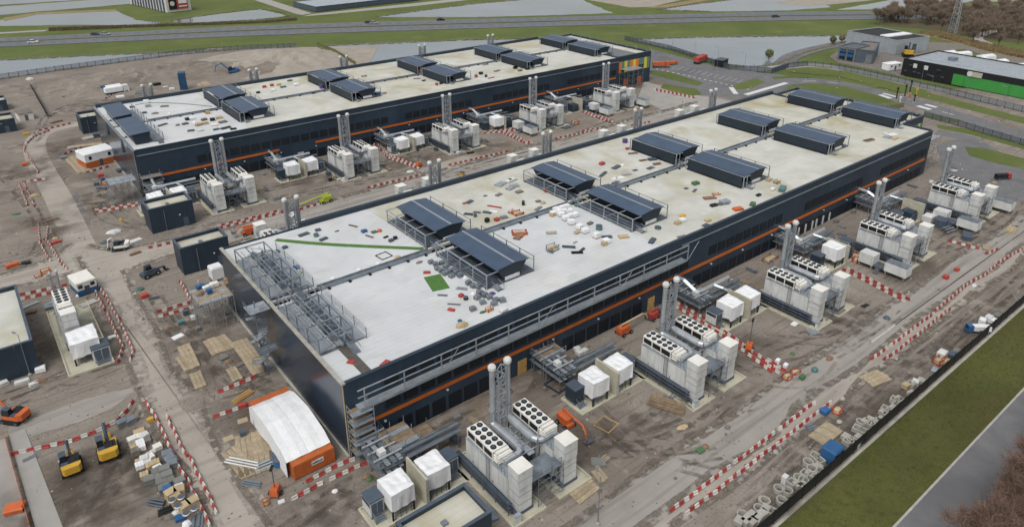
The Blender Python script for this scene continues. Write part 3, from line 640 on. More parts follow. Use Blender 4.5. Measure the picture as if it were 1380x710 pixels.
# bare steel cages at the near end of the front hall
def cage(L, y, label):
    t = thing('steel_cage', label, 'steel frame', (.5, y, RZ), 0, 'bare steel cages on the roof end')
    n = 4
    for i in range(n+1):
        yy = L*i/n
        for x in (0, 5.4): obj('post', MB().bar((x, yy, 0), (x, yy, 2.9), .12), 'galv', t)
        obj('cross_beam', MB().bar((0, yy, 2.85), (5.4, yy, 2.85), .11), 'galv', t)
        obj('floor_beam', MB().bar((0, yy, .4), (5.4, yy, .4), .1), 'galv_dark', t)
    for x in (0, 1.9, 5.4): obj('long_beam', MB().bar((x, 0, 2.9), (x, L, 2.9), .12), 'galv', t)
    for z in (.5, 1.1, 1.7): obj('rail', MB().bar((0, 0, z), (0, L, z), .06), 'galv', t)
    obj('rail', MB().bar((5.4, 0, 1.2), (5.4, L, 1.2), .06), 'galv', t)
    obj('deck', MB().box(.1, .1, .46, 2.0, L-.1, .54), 'grate', t)
    obj('deck', MB().box(3.9, .1, .46, 5.3, L-.1, .54), 'galv_dark', t)
    for x, z, r in ((2.4, .9, .22), (2.95, .9, .22), (3.5, .75, .3)): obj('pipe', MB().bar((x, -.2, z), (x, L+.3, z), r, 8), 'steel_pipe', t)
    for i in range(9): obj('valve', MB().bar((4.4, .9+i*L/9.3, .5), (4.4, .9+i*L/9.3, 1.9), .14, 6).bar((3.5, .9+i*L/9.3, 1.6), (5.2, .9+i*L/9.3, 1.6), .1, 6), ('galv_light', 'steel_pipe', 'galv')[i % 3], t)
    for i in range(7): obj('pump', MB().box(2.3, 1+i*L/7.4, 1.2, 3.4, 1.9+i*L/7.4, 1.9).bar((2.6, 1.4+i*L/7.4, 1.9), (2.6, 1.4+i*L/7.4, 2.4), .18, 6), ('galv', 'galv_dark', 'galv_light')[i % 3], t)
    for i in range(n+1): obj('outer_post', MB().bar((7.6, L*i/n, 0), (7.6, L*i/n, 2.0), .08), 'galv', t)
    for z in (1.0, 1.5, 2.0): obj('outer_rail', MB().bar((7.6, 0, z), (7.6, L, z), .05), 'galv_light', t)
    obj('outer_deck', MB().box(5.6, .1, .4, 7.5, L-.1, .48), 'galv_light', t)
    for x in (1.1, 3.0, 4.4): obj('long_beam', MB().bar((x, 0, 2.2), (x, L, 2.2), .08), 'galv_light', t)
    for i in range(n): obj('cross_brace', MB().bar((0, L*i/n, 2.8), (0, L*(i+1)/n, .5), .06).bar((5.4, L*i/n, 2.8), (1.9, L*(i+1)/n, 2.8), .05), 'galv', t)
    obj('brace', MB().bar((5.4, 0, .4), (5.4, L/n, 2.8), .07).bar((0, 0, .4), (5.4, 0, 2.8), .07), 'galv', t)
    s = MB()
    for i in range(7): s.box(4.1, -.3-i*.4, .5-i*.07, 5.3, -i*.4, .56-i*.07)
    s.bar((4.05, 0, 1.5), (4.05, -2.8, 1.0), .05).bar((5.35, 0, 1.5), (5.35, -2.8, 1.0), .05)
    obj('steps', s, 'galv', t)
cage(16, 8.2, 'bare steel cage full of pipes at the white roof corner')
cage(16.6, 27.6, 'bare steel cage full of pipes beyond the spiral stair landing')
# spiral stair on the gable
def spiral(x, y, label, zt=13):
    t = thing('spiral_stair', label, 'stair', (x, y, 0))
    obj('pole', MB().bar((0, 0, 0), (0, 0, zt+1.1), .12, 8), 'galv', t)
    n = int(zt/.26); hel = []; hr2 = []
    tr = MB().face([(0.1, -.12, 0), (1.65, -.3, 0), (1.65, .3, 0), (.1, .12, 0)]).box(.1, -.03, -.12, 1.65, .03, -.01).mesh('tread')
    for i in range(n):
        a = i*2*pi/17; obj('tread', tr, 'galv_light', t, (0, 0, i*.26+.2), a)
        hel.append((1.68*cos(a), 1.68*sin(a), i*.26+1.2)); hr2.append((1.68*cos(a), 1.68*sin(a), i*.26+.6))
    obj('handrail', MB().tube(hel, .05, 4), 'galv', t); obj('handrail', MB().tube(hr2, .035, 4), 'galv', t)
    for i in range(0, n, 2): obj('baluster', MB().bar((hel[i][0], hel[i][1], hel[i][2]-1.05), hel[i], .03), 'galv', t)
    obj('landing', MB().box(-1.4, -1.9, zt-.1, 1.9, 1.2, zt), 'galv_light', t); obj('landing', MB().box(-1.3, -3.4, zt*.46-.1, 1.9, -1.3, zt*.46), 'galv', t)
    for zz, (a, b, c_, d) in ((zt, (-1.4, -1.9, 1.9, 1.2)), (zt*.46, (-1.3, -3.4, 1.9, -1.3))):
        s = MB()
        for z in (.5, 1.05): s.bar((a, b, zz+z), (a, d, zz+z), .04).bar((a, b, zz+z), (c_, b, zz+z), .04)
        for p in ((a, b), (a, (b+d)/2), (a, d), ((a+c_)/2, b), (c_, b)): s.bar((*p, zz), (*p, zz+1.05), .04)
        obj('guard_rail', s, 'galv', t)
spiral(-2.3, 27.3, 'galvanised spiral stair climbing the glossy navy gable to the roof cages')
# enclosed boxes at the near end of the rear hall
for y, L, lb in ((127.5, 17.5, 'navy enclosed roof box with plain end wall, at the rear hall roof corner'), (148.3, 15.5, 'navy enclosed roof box standing further along the rear hall gable')):
    t = thing('roof_box', lb, 'enclosure', (.9, y, RZ), 0, 'enclosed boxes on the rear hall gable')
    obj('wall', MB().xz([(.9, .3), (4.6, .3), (4.9, 2.9), (.5, 2.9)], 0, L), 'shed_wall', t)
    obj('roof', MB().xz([(.1, 2.9), (5.2, 3.15), (5.2, 3.3), (.1, 3.05)], -.2, L+.2), 'shed_roof', t)
    obj('side_deck', MB().box(5.3, 0, .3, 8, L, .42), 'galv', t)
    for i in range(5):
        yy = i*L/4; obj('rear_post', MB().bar((8, yy, 0), (8, yy, 2.4), .1), 'galv', t)
    for z in (1.1, 1.7, 2.3): obj('rail', MB().bar((8, 0, z), (8, L, z), .05), 'galv_light', t)
    obj('eave_rail', MB().bar((-.1, -.2, 3.0), (-.1, L+.2, 3.0), .08), 'galv_light', t)
    s = MB()
    for i in range(7): s.box(6.2, -.3-i*.4, .4-i*.06, 7.6, -i*.4, .46-i*.06)
    s.bar((6.15, 0, 1.4), (6.15, -2.8, 1), .05).bar((7.65, 0, 1.4), (7.65, -2.8, 1), .05)
    obj('steps', s, 'galv', t)
    obj('duct', MB().tube([(.6, L*.5, .3), (-.8, L*.5, -.2), (-1.1, L*.5, -4)], .35, 8), 'slate', t)
# ---------------------------------------------------------------- generator yards: five in front of and five behind each hall
def fan_mesh():
    mb = MB(); n = 10
    mb.lathe([(.44, 0), (.44, .1), (.37, .12)], n)
    return mb.mesh('fan')
FAN = fan_mesh(); HUB = MB().lathe([(.2, .11), (.2, .17), (.1, .19)], 8).box(-.4, -.03, .12, .4, .03, .15).box(-.03, -.4, .12, .03, .4, .15).mesh('fan_guard')
def container_proto():                       # origin: middle of the long side nearest the cable trays, at the ground
    t = thing('generator_container', 'pattern', 'generator')
    W_, Y0, Y1 = 2.9, 0, -11.4
    obj('base_frame', MB().box(0, Y1, .12, W_, Y0, .5).box(.2, Y1+.4, 0, .6, Y0-.3, .12).box(W_-.6, Y1+.4, 0, W_-.2, Y0-.3, .12), 'slate', t)
    obj('housing', MB().box(.06, Y1+2.2, .5, W_-.06, Y0, 5.3), 'offwhite', t)
    for i in range(6):
        y = Y0-.06-i*1.52
        for x0, x1 in ((0, .055), (W_-.055, W_)):
            p = obj('side_panel', MB().box(x0, y-1.44, .6, x1, y, 5.15), 'offwhite', t)
            if i in (1, 4) and x0 == 0: obj('door_handle', MB().box(-.05, y-.25, 2.2, -.002, y-.15, 2.6), 'black', p)
    obj('roof_rim', MB().box(-.02, Y1+2.15, 5.3, W_+.02, Y0+.02, 5.42), 'galv_light', t)
    # fan cooler on the roof
    cl = obj('cooler', MB().box(.35, -5.9, 5.75, W_-.35, -.15, 6.75), 'black', t)
    top = obj('cooler_top', MB().box(.25, -6.0, 6.75, W_-.25, -.05, 7.0), 'cream', t)
    for i in range(5):
        for x in (.9, 2.0):
            obj('fan', FAN, 'black', top, (x, -.68-i*1.16, 7.0)); obj('fan_guard', HUB, 'slate', top, (x, -.68-i*1.16, 7.0))
    for y in (-.12, -2.0, -3.9, -5.93):
        for x in (.3, W_-.3): obj('cooler_post', MB().bar((x, y, 5.42), (x, y, 6.75), .1), 'cream', t)
    obj('cooler_rail', MB().box(.22, -6, 5.6, .3, -.1, 5.75).box(W_-.3, -6, 5.6, W_-.22, -.1, 5.75), 'cream', t)
    hd = MB()
    for z in (5.9, 6.3, 6.7): hd.tube([(.3, -6.2, z), (.3, -7.2, z), (W_-.3, -7.2, z), (W_-.3, -6.2, z)], .13, 6)
    for x in (.35, 1.1, 1.8, W_-.35): hd.bar((x, -7.2, 5.4), (x, -7.2, 6.8), .07)
    obj('header_pipes', hd, 'cream', t)
    obj('top_header', MB().bar((.4, -6.45, 6.95), (W_-.4, -6.45, 6.95), .28, 8).bar((.4, -7.0, 6.8), (W_-.4, -7.0, 6.8), .24, 8), 'cream', t)
    # air tower at the road end
    tw = obj('air_tower', MB().box(.3, -11.5, 4.6, W_-.3, -9.3, 7.3), 'offwhite', t)
    obj('tower_lid', MB().box(.24, -11.56, 7.3, W_-.24, -9.24, 7.42), 'cream', tw)
    obj('tower_seam', MB().box(.285, -11.515, 5.9, W_-.285, -9.285, 5.96), 'galv', tw)
    lo = obj('tower_base', MB().box(.5, -11.3, .5, W_-.2, -9.25, 4.6), 'offwhite', t)
    for z in (1.8, 3.2): obj('tower_seam', MB().box(.48, -11.32, z, W_-.18, -9.23, z+.06), 'galv', lo)
    for x in (0, W_):
        r = MB()
        for z in (5.9, 6.4): r.bar((x, Y1+2.3, z), (x, -7.4, z), .04)
        for i in range(3): r.bar((x, -7.5-i*.75, 5.4), (x, -7.5-i*.75, 6.4), .04)
        obj('roof_rail', r, 'galv', t)
    s = MB()
    for y in (-5.2, -5.9): s.bar((-.25, y, .2), (-.25, y, 6.2), .04)
    for i in range(16): s.bar((-.25, -5.2, .5+i*.36), (-.25, -5.9, .5+i*.36), .03)
    obj('ladder', s, 'galv', t)
    return t
def stack_proto():                           # origin: foot of the lattice tower
    t = thing('exhaust_stack', 'pattern', 'exhaust stack')
    dk = obj('platform', MB().box(-2.7, -10.4, 3.9, 2.7, -7.3, 4.02), 'galv', t)
    for i in range(7): obj('pipe_support', MB().bar((-2.7, -6.6+i*1.3, 5.1), (2.7, -6.6+i*1.3, 5.1), .1), 'galv_light', t)
    obj('grating', MB().box(-.55, -7.2, 4.9, .55, -.8, 4.98), 'galv_light', t)
    for x in (-2.4, 2.4):
        for y in (-10, -6, -2, 1.1): obj('platform_leg', MB().bar((x, y, 0), (x, y, 3.9 if y < -7 else 5.0), .12), 'galv_dark', t)
    for x in (-.66, .66):
        for y in (-.5, .5): obj('lattice_leg', MB().bar((x, y, 0), (x, y, 15.0), .1), 'galv_light', t)
    for i in range(7):
        z = 5.3+i*1.4; b = MB()
        for p, q in (((-.66, -.5), (.66, -.5)), ((.66, -.5), (.66, .5)), ((.66, .5), (-.66, .5)), ((-.66, .5), (-.66, -.5))):
            b.bar((*p, z), (*q, z), .09); b.bar((*(p if i % 2 else q), z), (*(q if i % 2 else p), z+1.4), .07)
        obj('lattice_bay', b, 'galv_light', t)
    for s in (-1, 1):
        x = 1.36*s
        f = obj('flue', MB().lathe([(.4, 6.0), (.4, 15.2)], 12, x, 0), 'steel_pipe', t)
        obj('flue_cap', MB().lathe([(.44, 15.15), (.58, 15.35), (.58, 15.75), (.4, 16.0), (.1, 16.05)], 12, x, 0), 'offwhite', f)
        obj('flue_collar', MB().lathe([(.52, 8.2), (.52, 8.32)], 12, x, 0), 'galv', f)
        pts = [(x, .0, 6.1), (x, -.5, 5.95), (x, -5.9, 5.95), (x+.25*s, -6.5, 5.95), (x+.8*s, -6.75, 5.95), (x+2.4*s, -6.75, 5.95), (x+3.2*s, -6.85, 5.9)]
        e = obj('exhaust_pipe', MB().tube(pts[:4], .52, 10), 'steel_pipe', t)
        obj('silencer', MB().bar((x, -1.0, 5.95), (x, -5.6, 5.95), .62, 12), 'steel_pipe', e)
        obj('exhaust_elbow', MB().tube(pts[3:], .4, 10), 'steel_pipe', e)
    r = MB()
    for z in (.55, 1.1): r.bar((-2.6, -10.3, 4.02+z), (2.6, -10.3, 4.02+z), .04)
    for x in (-2.6, -.9, .9, 2.6): r.bar((x, -10.3, 4.02), (x, -10.3, 5.12), .04)
    obj('platform_rail', r, 'galv', t)
    st = MB()
    for i in range(12): st.box(-.7, -10.2+i*.0, 0, -.7, 0, 0) if False else st.box(-.9, -9.9+i*.42, 3.8-i*.32, .3, -9.6+i*.42, 3.86-i*.32)
    obj('stair', st, 'galv', t)
    sc = MB()
    for x in (-2.2, 0, 2.2): sc.bar((x, -11.2, 0), (x, -11.2, 5.6), .05)
    for z in (1, 2, 3, 4, 5): sc.bar((-2.2, -11.2, z), (2.2, -11.2, z), .045)
    sc.bar((-2.2, -11.2, 0), (2.2, -11.2, 4), .04).bar((2.2, -11.2, 0), (-2.2, -11.2, 4), .04)
    obj('access_frame', sc, 'galv', t)
    for x, z in ((-1.8, 1.2), (-1.2, 1.2), (1.4, 1.0), (.2, 2.4)): obj('pipe', MB().bar((x, -9.5, z), (x, 1, z), .2, 6), 'slate', t)
    obj('equipment', MB().box(-1.9, -5, 0, 1.9, -1.5, 2.2), 'galv_dark', t)
    return t
def wrap_mesh(seed):
    rn = random.Random(seed); mb = MB(); n = 6; lx, ly, h = 3.5, 3.6, 2.85
    k0 = len(mb.v)
    for j in range(n+1):
        for i in range(n+1):
            u, v = i/n, j/n; e = min(u, 1-u, v, 1-v)
            mb.v.append((u*lx+rn.uniform(-.05, .05), -v*ly+rn.uniform(-.05, .05), h+(.12 if 0 < e else 0)+rn.uniform(-.05, .07)-(.1 if e > .3 else 0)+.18*u*(1-v)))
    for j in range(n):
        for i in range(n): a = k0+j*(n+1)+i; mb.f.append((a, a+n+1, a+n+2, a+1))
    rim = [(i, 0) for i in range(n)]+[(n, j) for j in range(n)]+[(n-i, n) for i in range(n)]+[(0, n-j) for j in range(n)]
    idx = [k0+j*(n+1)+i for i, j in rim]; lowk = len(mb.v)
    for q, a in enumerate(idx):
        x, y, z = mb.v[a]; mb.v.append((x+rn.uniform(-.1, .1), y+rn.uniform(-.1, .1), rn.uniform(-.1, .22)))
    m = len(idx)
    for q in range(m): mb.f.append((idx[q], idx[(q+1) % m], lowk+(q+1) % m, lowk+q))
    return mb.mesh('wrapping')
WRAPS = [wrap_mesh(s) for s in (1, 2, 3)]
def wrapped_proto(k):                        # origin: corner of its frame nearest the hall
    t = thing('wrapped_transformer', 'pattern', 'transformer')
    for x, y in ((.15, -.2), (3.3, -.2), (.15, -3.5), (3.3, -3.5)): obj('leg', MB().bar((x, y, 0), (x, y, 1.6), .14), 'black', t)
    obj('floor_frame', MB().box(.05, -3.55, 1.35, 3.45, -.05, 1.5), 'slate', t)
    obj('wrapping', WRAPS[k], 'wrap', t, (0, 0, 1.5))
    b = MB()
    for i in range(4): b.bar((.5+i*.8, -3.5, 0), (.5+i*.8, -3.5, 1.4), .04)
    b.bar((.15, -3.5, .7), (3.3, -3.5, .7), .04)
    obj('mesh_guard', b, 'galv_dark', t)
    return t
def bare_proto():
    t = thing('dark_transformer', 'pattern', 'transformer')
    obj('tank', MB().box(.3, -3.2, .4, 3.1, -.4, 2.6), 'navy_plain', t)
    for i in range(6): obj('fin', MB().box(.4+i*.45, -3.6, .6, .5+i*.45, -3.21, 2.4), 'slate', t)
    obj('skid', MB().box(.2, -3.3, 0, 3.2, -.3, .38), 'black', t)
    for x in (.8, 1.7, 2.6): obj('bushing', MB().bar((x, -1.2, 2.6), (x, -1.2, 3.3), .14, 6, .08), 'galv', t)
    return t
def kiosk_proto(pale):
    t = thing('switch_kiosk', 'pattern', 'kiosk')
    obj('body', MB().box(0, -2.3, .5, 1.95, 0, 2.85), 'offwhite' if pale else 'navy_plain', t)
    obj('roof', MB().box(-.06, -2.36, 2.85, 2.01, .06, 3.05), 'slate', t)
    obj('plinth', MB().box(.1, -2.2, 0, 1.85, -.1, .5), 'conc_dark', t)
    d = obj('door', MB().box(.15, -2.34, .6, .95, -2.305, 2.6), 'slate' if pale else 'navy_plain', t); obj('door_handle', MB().box(.8, -2.4, 1.4, .88, -2.345, 1.6), 'galv', d)
    obj('door', MB().box(1.02, -2.34, .6, 1.82, -2.305, 2.6), 'slate' if pale else 'navy_plain', t)
    obj('side_band', MB().box(-.03, -2.2, 2.05, -.002, -.1, 2.6), 'navy_plain', t)
    s = MB()
    for i in range(3): s.box(.2, -2.7-i*.3, .32-i*.14, 1.7, -2.42-i*.3, .4-i*.14)
    s.bar((.2, -3.3, 0), (.2, -3.3, .95), .04).bar((.2, -3.3, .95), (.2, -2.4, 1.4), .04).bar((1.7, -3.3, 0), (1.7, -3.3, .95), .04).bar((1.7, -3.3, .95), (1.7, -2.4, 1.4), .04)
    obj('steps', s, 'galv', t)
    return t
def firewall_proto():
    t = thing('fire_wall', 'pattern', 'fire wall')
    for i in range(3): obj('wall_slab', MB().box(0, -5.1, i*1.5, .32, 0, i*1.5+1.48), 'wall_conc', t)
    obj('end_post', MB().box(-.06, -5.28, 0, .38, -5.1, 4.5), 'concrete', t)
    return t
def rack_proto(ducted):                      # pipe bridge out of the hall wall and along the yard
    t = thing('pipe_rack', 'pattern', 'pipe rack')
    for x in (0, 3.2):
        for y in (-1, -4.2, -7.6): obj('post', MB().bar((x, y, 0), (x, y, 4.2), .11), 'galv', t)
    for z in (2.0, 3.3):
        for i in range(4): obj('deck_strip', MB().box(-.3+i*.98, -8.0, z, .35+i*.98, -.05, z+.1), 'grate' if i % 2 else 'galv', t)
    for y in (-1.5, -3.2, -4.9, -6.6): obj('top_pipe', MB().bar((-.6, y, 3.75), (3.8, y, 3.75), .17, 6), 'steel_pipe' if y < -3 else 'galv_light', t)
    obj('valve_box', MB().box(.6, -6.2, 3.45, 1.6, -5.2, 4.3), 'offwhite', t)
    for x, z in ((.5, 2.5), (1.2, 2.5), (1.9, 2.5), (2.6, 2.5)): obj('pipe', MB().tube([(x, -.1, z), (x, -7.2+x*.3, z), (x+.5, -7.7+x*.3, z), (13.2, -7.7+x*.3, z)], .2, 6), 'galv' if x < 2 else 'steel_pipe', t)
    if ducted:
      dc = obj('duct', MB().tube([(1.4, -.1, 5.2), (1.4, -2.4, 5.2), (1.6, -5.2, 3.9), (2.2, -5.6, 3.8), (11.5, -5.6, 3.8)], .42, 4), 'galv_light', t)
      obj('duct_branch', MB().tube([(6.5, -5.6, 3.8), (7.2, -7.6, 3.6), (7.2, -9.2, 3.6)], .3, 4), 'galv_light', dc)
    for x in (5.5, 8.8, 12.4): obj('post', MB().bar((x, -6.4, 0), (x, -6.4, 3.3), .1).bar((x, -6.4, 2.2), (x, -8.0, 2.2), .08).bar((x, -8, 0), (x, -8, 2.2), .1), 'galv', t)
    tr = obj('cable_tray', MB().box(3.5, -7.2, 3.2, 13.3, -6.5, 3.32).box(3.5, -7.2, 3.32, 13.3, -7.14, 3.5).box(3.5, -6.56, 3.32, 13.3, -6.5, 3.5), 'galv', t)
    r = MB()
    for z in (.5, 1.05): r.bar((-.3, -8, 3.4+z), (-.3, -.3, 3.4+z), .04).bar((3.5, -4, 3.4+z), (3.5, -.3, 3.4+z), .04).bar((-.3, -8, 3.4+z), (3.5, -8, 3.4+z), .04)
    for y in (-.4, -2.9, -5.4, -7.9): r.bar((-.3, y, 3.4), (-.3, y, 4.5), .04).bar((3.5, y, 3.4), (3.5, y, 4.5), .04)
    obj('guard_rail', r, 'galv', t)
    return t
def tray_proto():
    t = thing('cable_tray_run', 'pattern', 'cable tray')
    for z in (.9, 1.5, 2.1):
        obj('tray', MB().box(0, -11.8, z, .62, .6, z+.06).box(0, -11.8, z+.06, .05, .6, z+.22).box(.57, -11.8, z+.06, .62, .6, z+.22), 'galv_dark', t)
    for i in range(5): obj('post', MB().bar((.3, -.2-i*2.8, 0), (.3, -.2-i*2.8, 2.3), .07), 'galv', t)
    for x in (.15, .3, .45): obj('cable', MB().bar((x, -11.7, 2.24), (x, .5, 2.24), .06, 5), 'slate', t)
    return t
def cab_proto():
    t = thing('white_cabinet', 'pattern', 'cabinet')
    obj('case', MB().box(0, -.5, .12, .95, 0, 1.45), 'offwhite', t); obj('plinth', MB().box(.05, -.45, 0, .9, -.05, .12), 'conc_dark', t)
    obj('lid', MB().box(-.05, -.56, 1.45, 1, .06, 1.53), 'galv_light', t); obj('door', MB().box(.06, -.53, .2, .88, -.503, 1.36), 'offwhite', t)
    return t
def fuel_proto():                            # long low white unit on feet with a stair in the middle
    t = thing('fuel_container', 'pattern', 'container')
    obj('tank_section', MB().box(0, -3.2, .9, 2.7, 0, 3.2), 'offwhite', t); obj('tank_section', MB().box(0, -10.2, .9, 2.7, -5.6, 2.9), 'offwhite', t)
    obj('middle_deck', MB().box(.1, -5.55, .9, 2.6, -3.25, 1.2), 'galv_dark', t)
    for y in (-.3, -2.9, -6, -9.8):
        for x in (.2, 2.5): obj('foot', MB().box(x-.15, y-.15, 0, x+.15, y+.15, .9), 'conc_dark', t)
    obj('roof_grate', MB().box(.1, -10.1, 2.9, 2.6, -5.7, 3.0), 'galv', t)
    for i in range(3): obj('side_panel', MB().box(-.03, -7.1-i*1.5+.05, 1.0, -.002, -5.7-i*1.5, 2.8), 'offwhite', t)
    r = MB()
    for z in (.6, 1.1): r.bar((0, -10.1, 2.9+z), (0, -5.7, 2.9+z), .04).bar((2.7, -10.1, 2.9+z), (2.7, -5.7, 2.9+z), .04)
    for i in range(4): r.bar((0, -5.8-i*1.4, 2.9), (0, -5.8-i*1.4, 4), .04).bar((2.7, -5.8-i*1.4, 2.9), (2.7, -5.8-i*1.4, 4), .04)
    for i in range(6): r.box(.3-i*.3, -4.9, 1.1-i*.2, .6-i*.3, -3.9, 1.15-i*.2)
    obj('rails', r, 'galv', t)
    return t
def slab(name, x0, y0, x1, y1, flip=None):
    if flip is not None: y0, y1 = flip-y1, flip-y0
    mb = MB(); mb.box(x0, y0, -.3, x1, y1, .1)
    for a in ((x0-.25, y0-.25, x1+.25, y0), (x0-.25, y1, x1+.25, y1+.25), (x0-.25, y0, x0, y1), (x1, y0, x1+.25, y1)): mb.box(a[0], a[1], -.3, a[2], a[3], .32)
    o = struct(name, mb, 'wall_conc'); return o
PR = {k: Proto(f) for k, f in dict(con=container_proto(), stk=stack_proto(), w0=wrapped_proto(0), w1=wrapped_proto(1), w2=wrapped_proto(2), bare=bare_proto(), kn=kiosk_proto(False), kp=kiosk_proto(True), wall=firewall_proto(), rack=rack_proto(False), rackd=rack_proto(True), tray=tray_proto(), cab=cab_proto(), fuel=fuel_proto()).items()}
UX = (0, 36.15, 72.1, 108.3, 144.4)
ROWS = ((0, False, 'along the walkway hall'), (0, True, 'behind the walkway hall'), (122.5, False, 'along the rear hall'), (122.5, True, 'beyond the rear hall'))
for hy, back, where in ROWS:
    for k, ux in enumerate(UX):
        def P_(key, ox, oy, label, group):
            lb = label+', %s yard %s' % (ORD[k], where)
            y = hy+oy if not back else hy+48.1-oy
            return PR[key].put((ux+ox, y, .1), 0, lb, group, (1, -1, 1) if back else None)
        fy = None if not back else 2*hy+48.1
        slab('generator_pad', ux+11.1, hy-24.4, ux+16.2, hy-9.6, fy); slab('generator_pad', ux+19.0, hy-24.4, ux+24.6, hy-9.6, fy)
        P_('con', 12.2, -12, 'white generator container beside cable trays', 'generator containers')
        P_('con', 20.2, -12, 'white generator container away from cable trays', 'generator containers')
        P_('stk', 17.85, -12.6, 'twin silver exhaust stacks on lattice tower', 'twin exhaust stacks')
        if back: continue
        P_('tray', 11.35, -11, 'slate cable trays beside generator', 'cable trays along the generators')
        P_('rackd' if k > 1 or hy else 'rack', -2.2 if k else 1.2, 0, 'galvanised pipe rack out of the wall', 'pipe racks along the halls')
        P_('cab', 11.3, -23.9, 'small white cabinet on pad corner', 'white pad cabinets')
        slab('transformer_pad', ux-3.2, hy-14.1, ux+10.85, hy-9.5)
        P_('wall', 4.15, -9.2, 'pale concrete fire wall', 'concrete fire walls')
        P_('kn' if k in (1, 3) else 'kp', -2.9, -9.7, 'switch kiosk at the outer transformer end', 'switch kiosks')
        P_('kp', 8.9, -9.7, 'switch kiosk between transformer and generator', 'switch kiosks')
        if k < 3:
            P_('w%d' % (k % 3), -.8, -10.3, 'white-wrapped transformer away from generator', 'white-wrapped transformers'); P_('w%d' % ((k+1) % 3), 4.75, -10.3, 'white-wrapped transformer beside generator', 'white-wrapped transformers')
        elif k == 3:
            P_('w1', .3, -10.3, 'white-wrapped transformer beside bare fire wall', 'white-wrapped transformers'); P_('bare', 4.8, -10.2, 'dark unwrapped transformer', 'unwrapped transformers')
        else:
            P_('bare', .2, -10.2, 'dark unwrapped transformer away from generator', 'unwrapped transformers'); P_('bare', 4.8, -10.2, 'dark unwrapped transformer beside generator', 'unwrapped transformers')
        if k > 2:
            P_('fuel', 6.0, -16, 'long white fuel container on feet beside trays', 'fuel containers')
            P_('fuel', 25.2, -16.6, 'long white fuel container on feet outside generators', 'fuel containers') if k == 4 else None
# ---------------------------------------------------------------- small buildings, tent, scaffolds, fences
def block_house(x0, y0, x1, y1, h, label, group='small navy plant houses', roof='roof_worn', door=None):
    t = thing('plant_house', label, 'building', ((x0+x1)/2, (y0+y1)/2, 0), 0, group); X, Y = (x1-x0)/2, (y1-y0)/2
    n = max(2, round(X*2/2.6))
    for i in range(n):
        a, b = -X+2*X*i/n, -X+2*X*(i+1)/n
        for ya, yb in ((-Y, -Y+.25), (Y-.25, Y)): obj('wall_panel', MB().box(a+.01, ya, 0, b-.01, yb, h), 'navy_plain', t)
    n = max(2, round(Y*2/2.6))
    for i in range(n):
        a, b = -Y+.25+(2*Y-.5)*i/n, -Y+.25+(2*Y-.5)*(i+1)/n
        for xa, xb in ((-X, -X+.25), (X-.25, X)): obj('wall_panel', MB().box(xa, a+.01, 0, xb, b-.01, h), 'navy_plain', t)
    obj('roof', MB().box(-X+.26, -Y+.26, h-1.0, X-.26, Y-.26, h-.75), roof, t)
    cp = MB()
    for a in ((-X-.06, -Y-.06, X+.06, -Y+.4), (-X-.06, Y-.4, X+.06, Y+.06), (-X-.06, -Y+.4, -X+.4, Y-.4), (X-.4, -Y+.4, X+.06, Y-.4)): cp.box(a[0], a[1], h+.003, a[2], a[3], h+.15)
    obj('coping', cp, 'slate', t)
    obj('downpipe', MB().bar((-X*.35, -Y-.1, 0), (-X*.35, -Y-.1, h-.8), .07, 6), 'galv', t)
    d = obj('door', MB().box(X*.45, -Y-.05, .05, X*.45+1.2, -Y-.003, 2.3), 'slate', t); obj('door_handle', MB().box(X*.45+1, -Y-.1, 1, X*.45+1.1, -Y-.051, 1.2), 'galv', d)
    obj('door_lamp', MB().box(X*.3, -Y-.25, 3.2, X*.3+.3, -Y-.003, 3.4), 'offwhite', t)
    obj('vent_box', MB().box(-X*.1, -Y*.2, h-.75, X*.05, Y*.05, h-.45), 'galv', t)
    return t
block_house(-3.6, 96.4, 6.4, 103, 6.3, 'navy plant house with pale sunk roof at the corner of the rear hall yard')
block_house(-3.4, 70.8, 6.6, 76.6, 6.3, 'navy plant house with pale sunk roof beside the track between both halls')
block_house(-3.1, -25.2, 6.9, -19.4, 6.2, 'navy plant house with stained pale roof beside the wrapped transformers')
block_house(-62, 51.8, -32.2, 75.2, 6.1, 'large navy plant house with broad white roof by the dirt yard', roof='roof_old')
p = c(0, 400, 600, 5.6); q = c(0, 508, 590, 5.6); block_house(p.x, p.y-8.5, q.x, p.y, 5.6, 'navy plant house standing off the rear hall gable on a dirt lot')
p = c(0, 0, 615, 4); q = c(0, 62, 605, 4); block_house(q.x-12, q.y-9, q.x, q.y, 4.5, 'low navy plant house beyond the side track')
p = c(0, 0, 520, 4); block_house(p.x-9, p.y-5, p.x+1.5, p.y+3, 4, 'navy plant house end beside the canal fence')
# pale hut
p = c(0, 135, 632); t = thing('site_hut', 'small pale hut with dark flat roof on bare ground', 'hut', p, .1)
obj('wall', MB().box(-2.2, -3, 0, 2.2, 3, 2.6), 'cream', t); obj('roof', MB().box(-2.4, -3.2, 2.6, 2.4, 3.2, 2.8), 'brown_grey', t); obj('door', MB().box(-.5, -3.06, .05, .5, -3.003, 2.1), 'brown_grey', t)
# second generator yard beside the big plant house
PR['con'].put((-27.6, 66.5, 0), 0, 'white generator container with fan cooler beside the large white-roofed plant house', 'generator containers')
PR['stk'].put((-26.1, 71.2, 0), 0, 'small twin silver exhaust stacks behind the large white-roofed plant house', 'twin exhaust stacks', (.42, .3, .55))
PR['w2'].put((-27.4, 54.2, 0), 0, 'white-wrapped transformer beside the large white-roofed plant house', 'white-wrapped transformers', (1.25, 1.4, 1))
PR['kp'].put((-24.6, 50.6, 0), 0, 'switch kiosk beside the large white-roofed plant house', 'switch kiosks', (1.4, 1.2, 1))
slab('generator_pad', -28.6, 46.6, -22.0, 72)
for p in PR.values(): p.done()
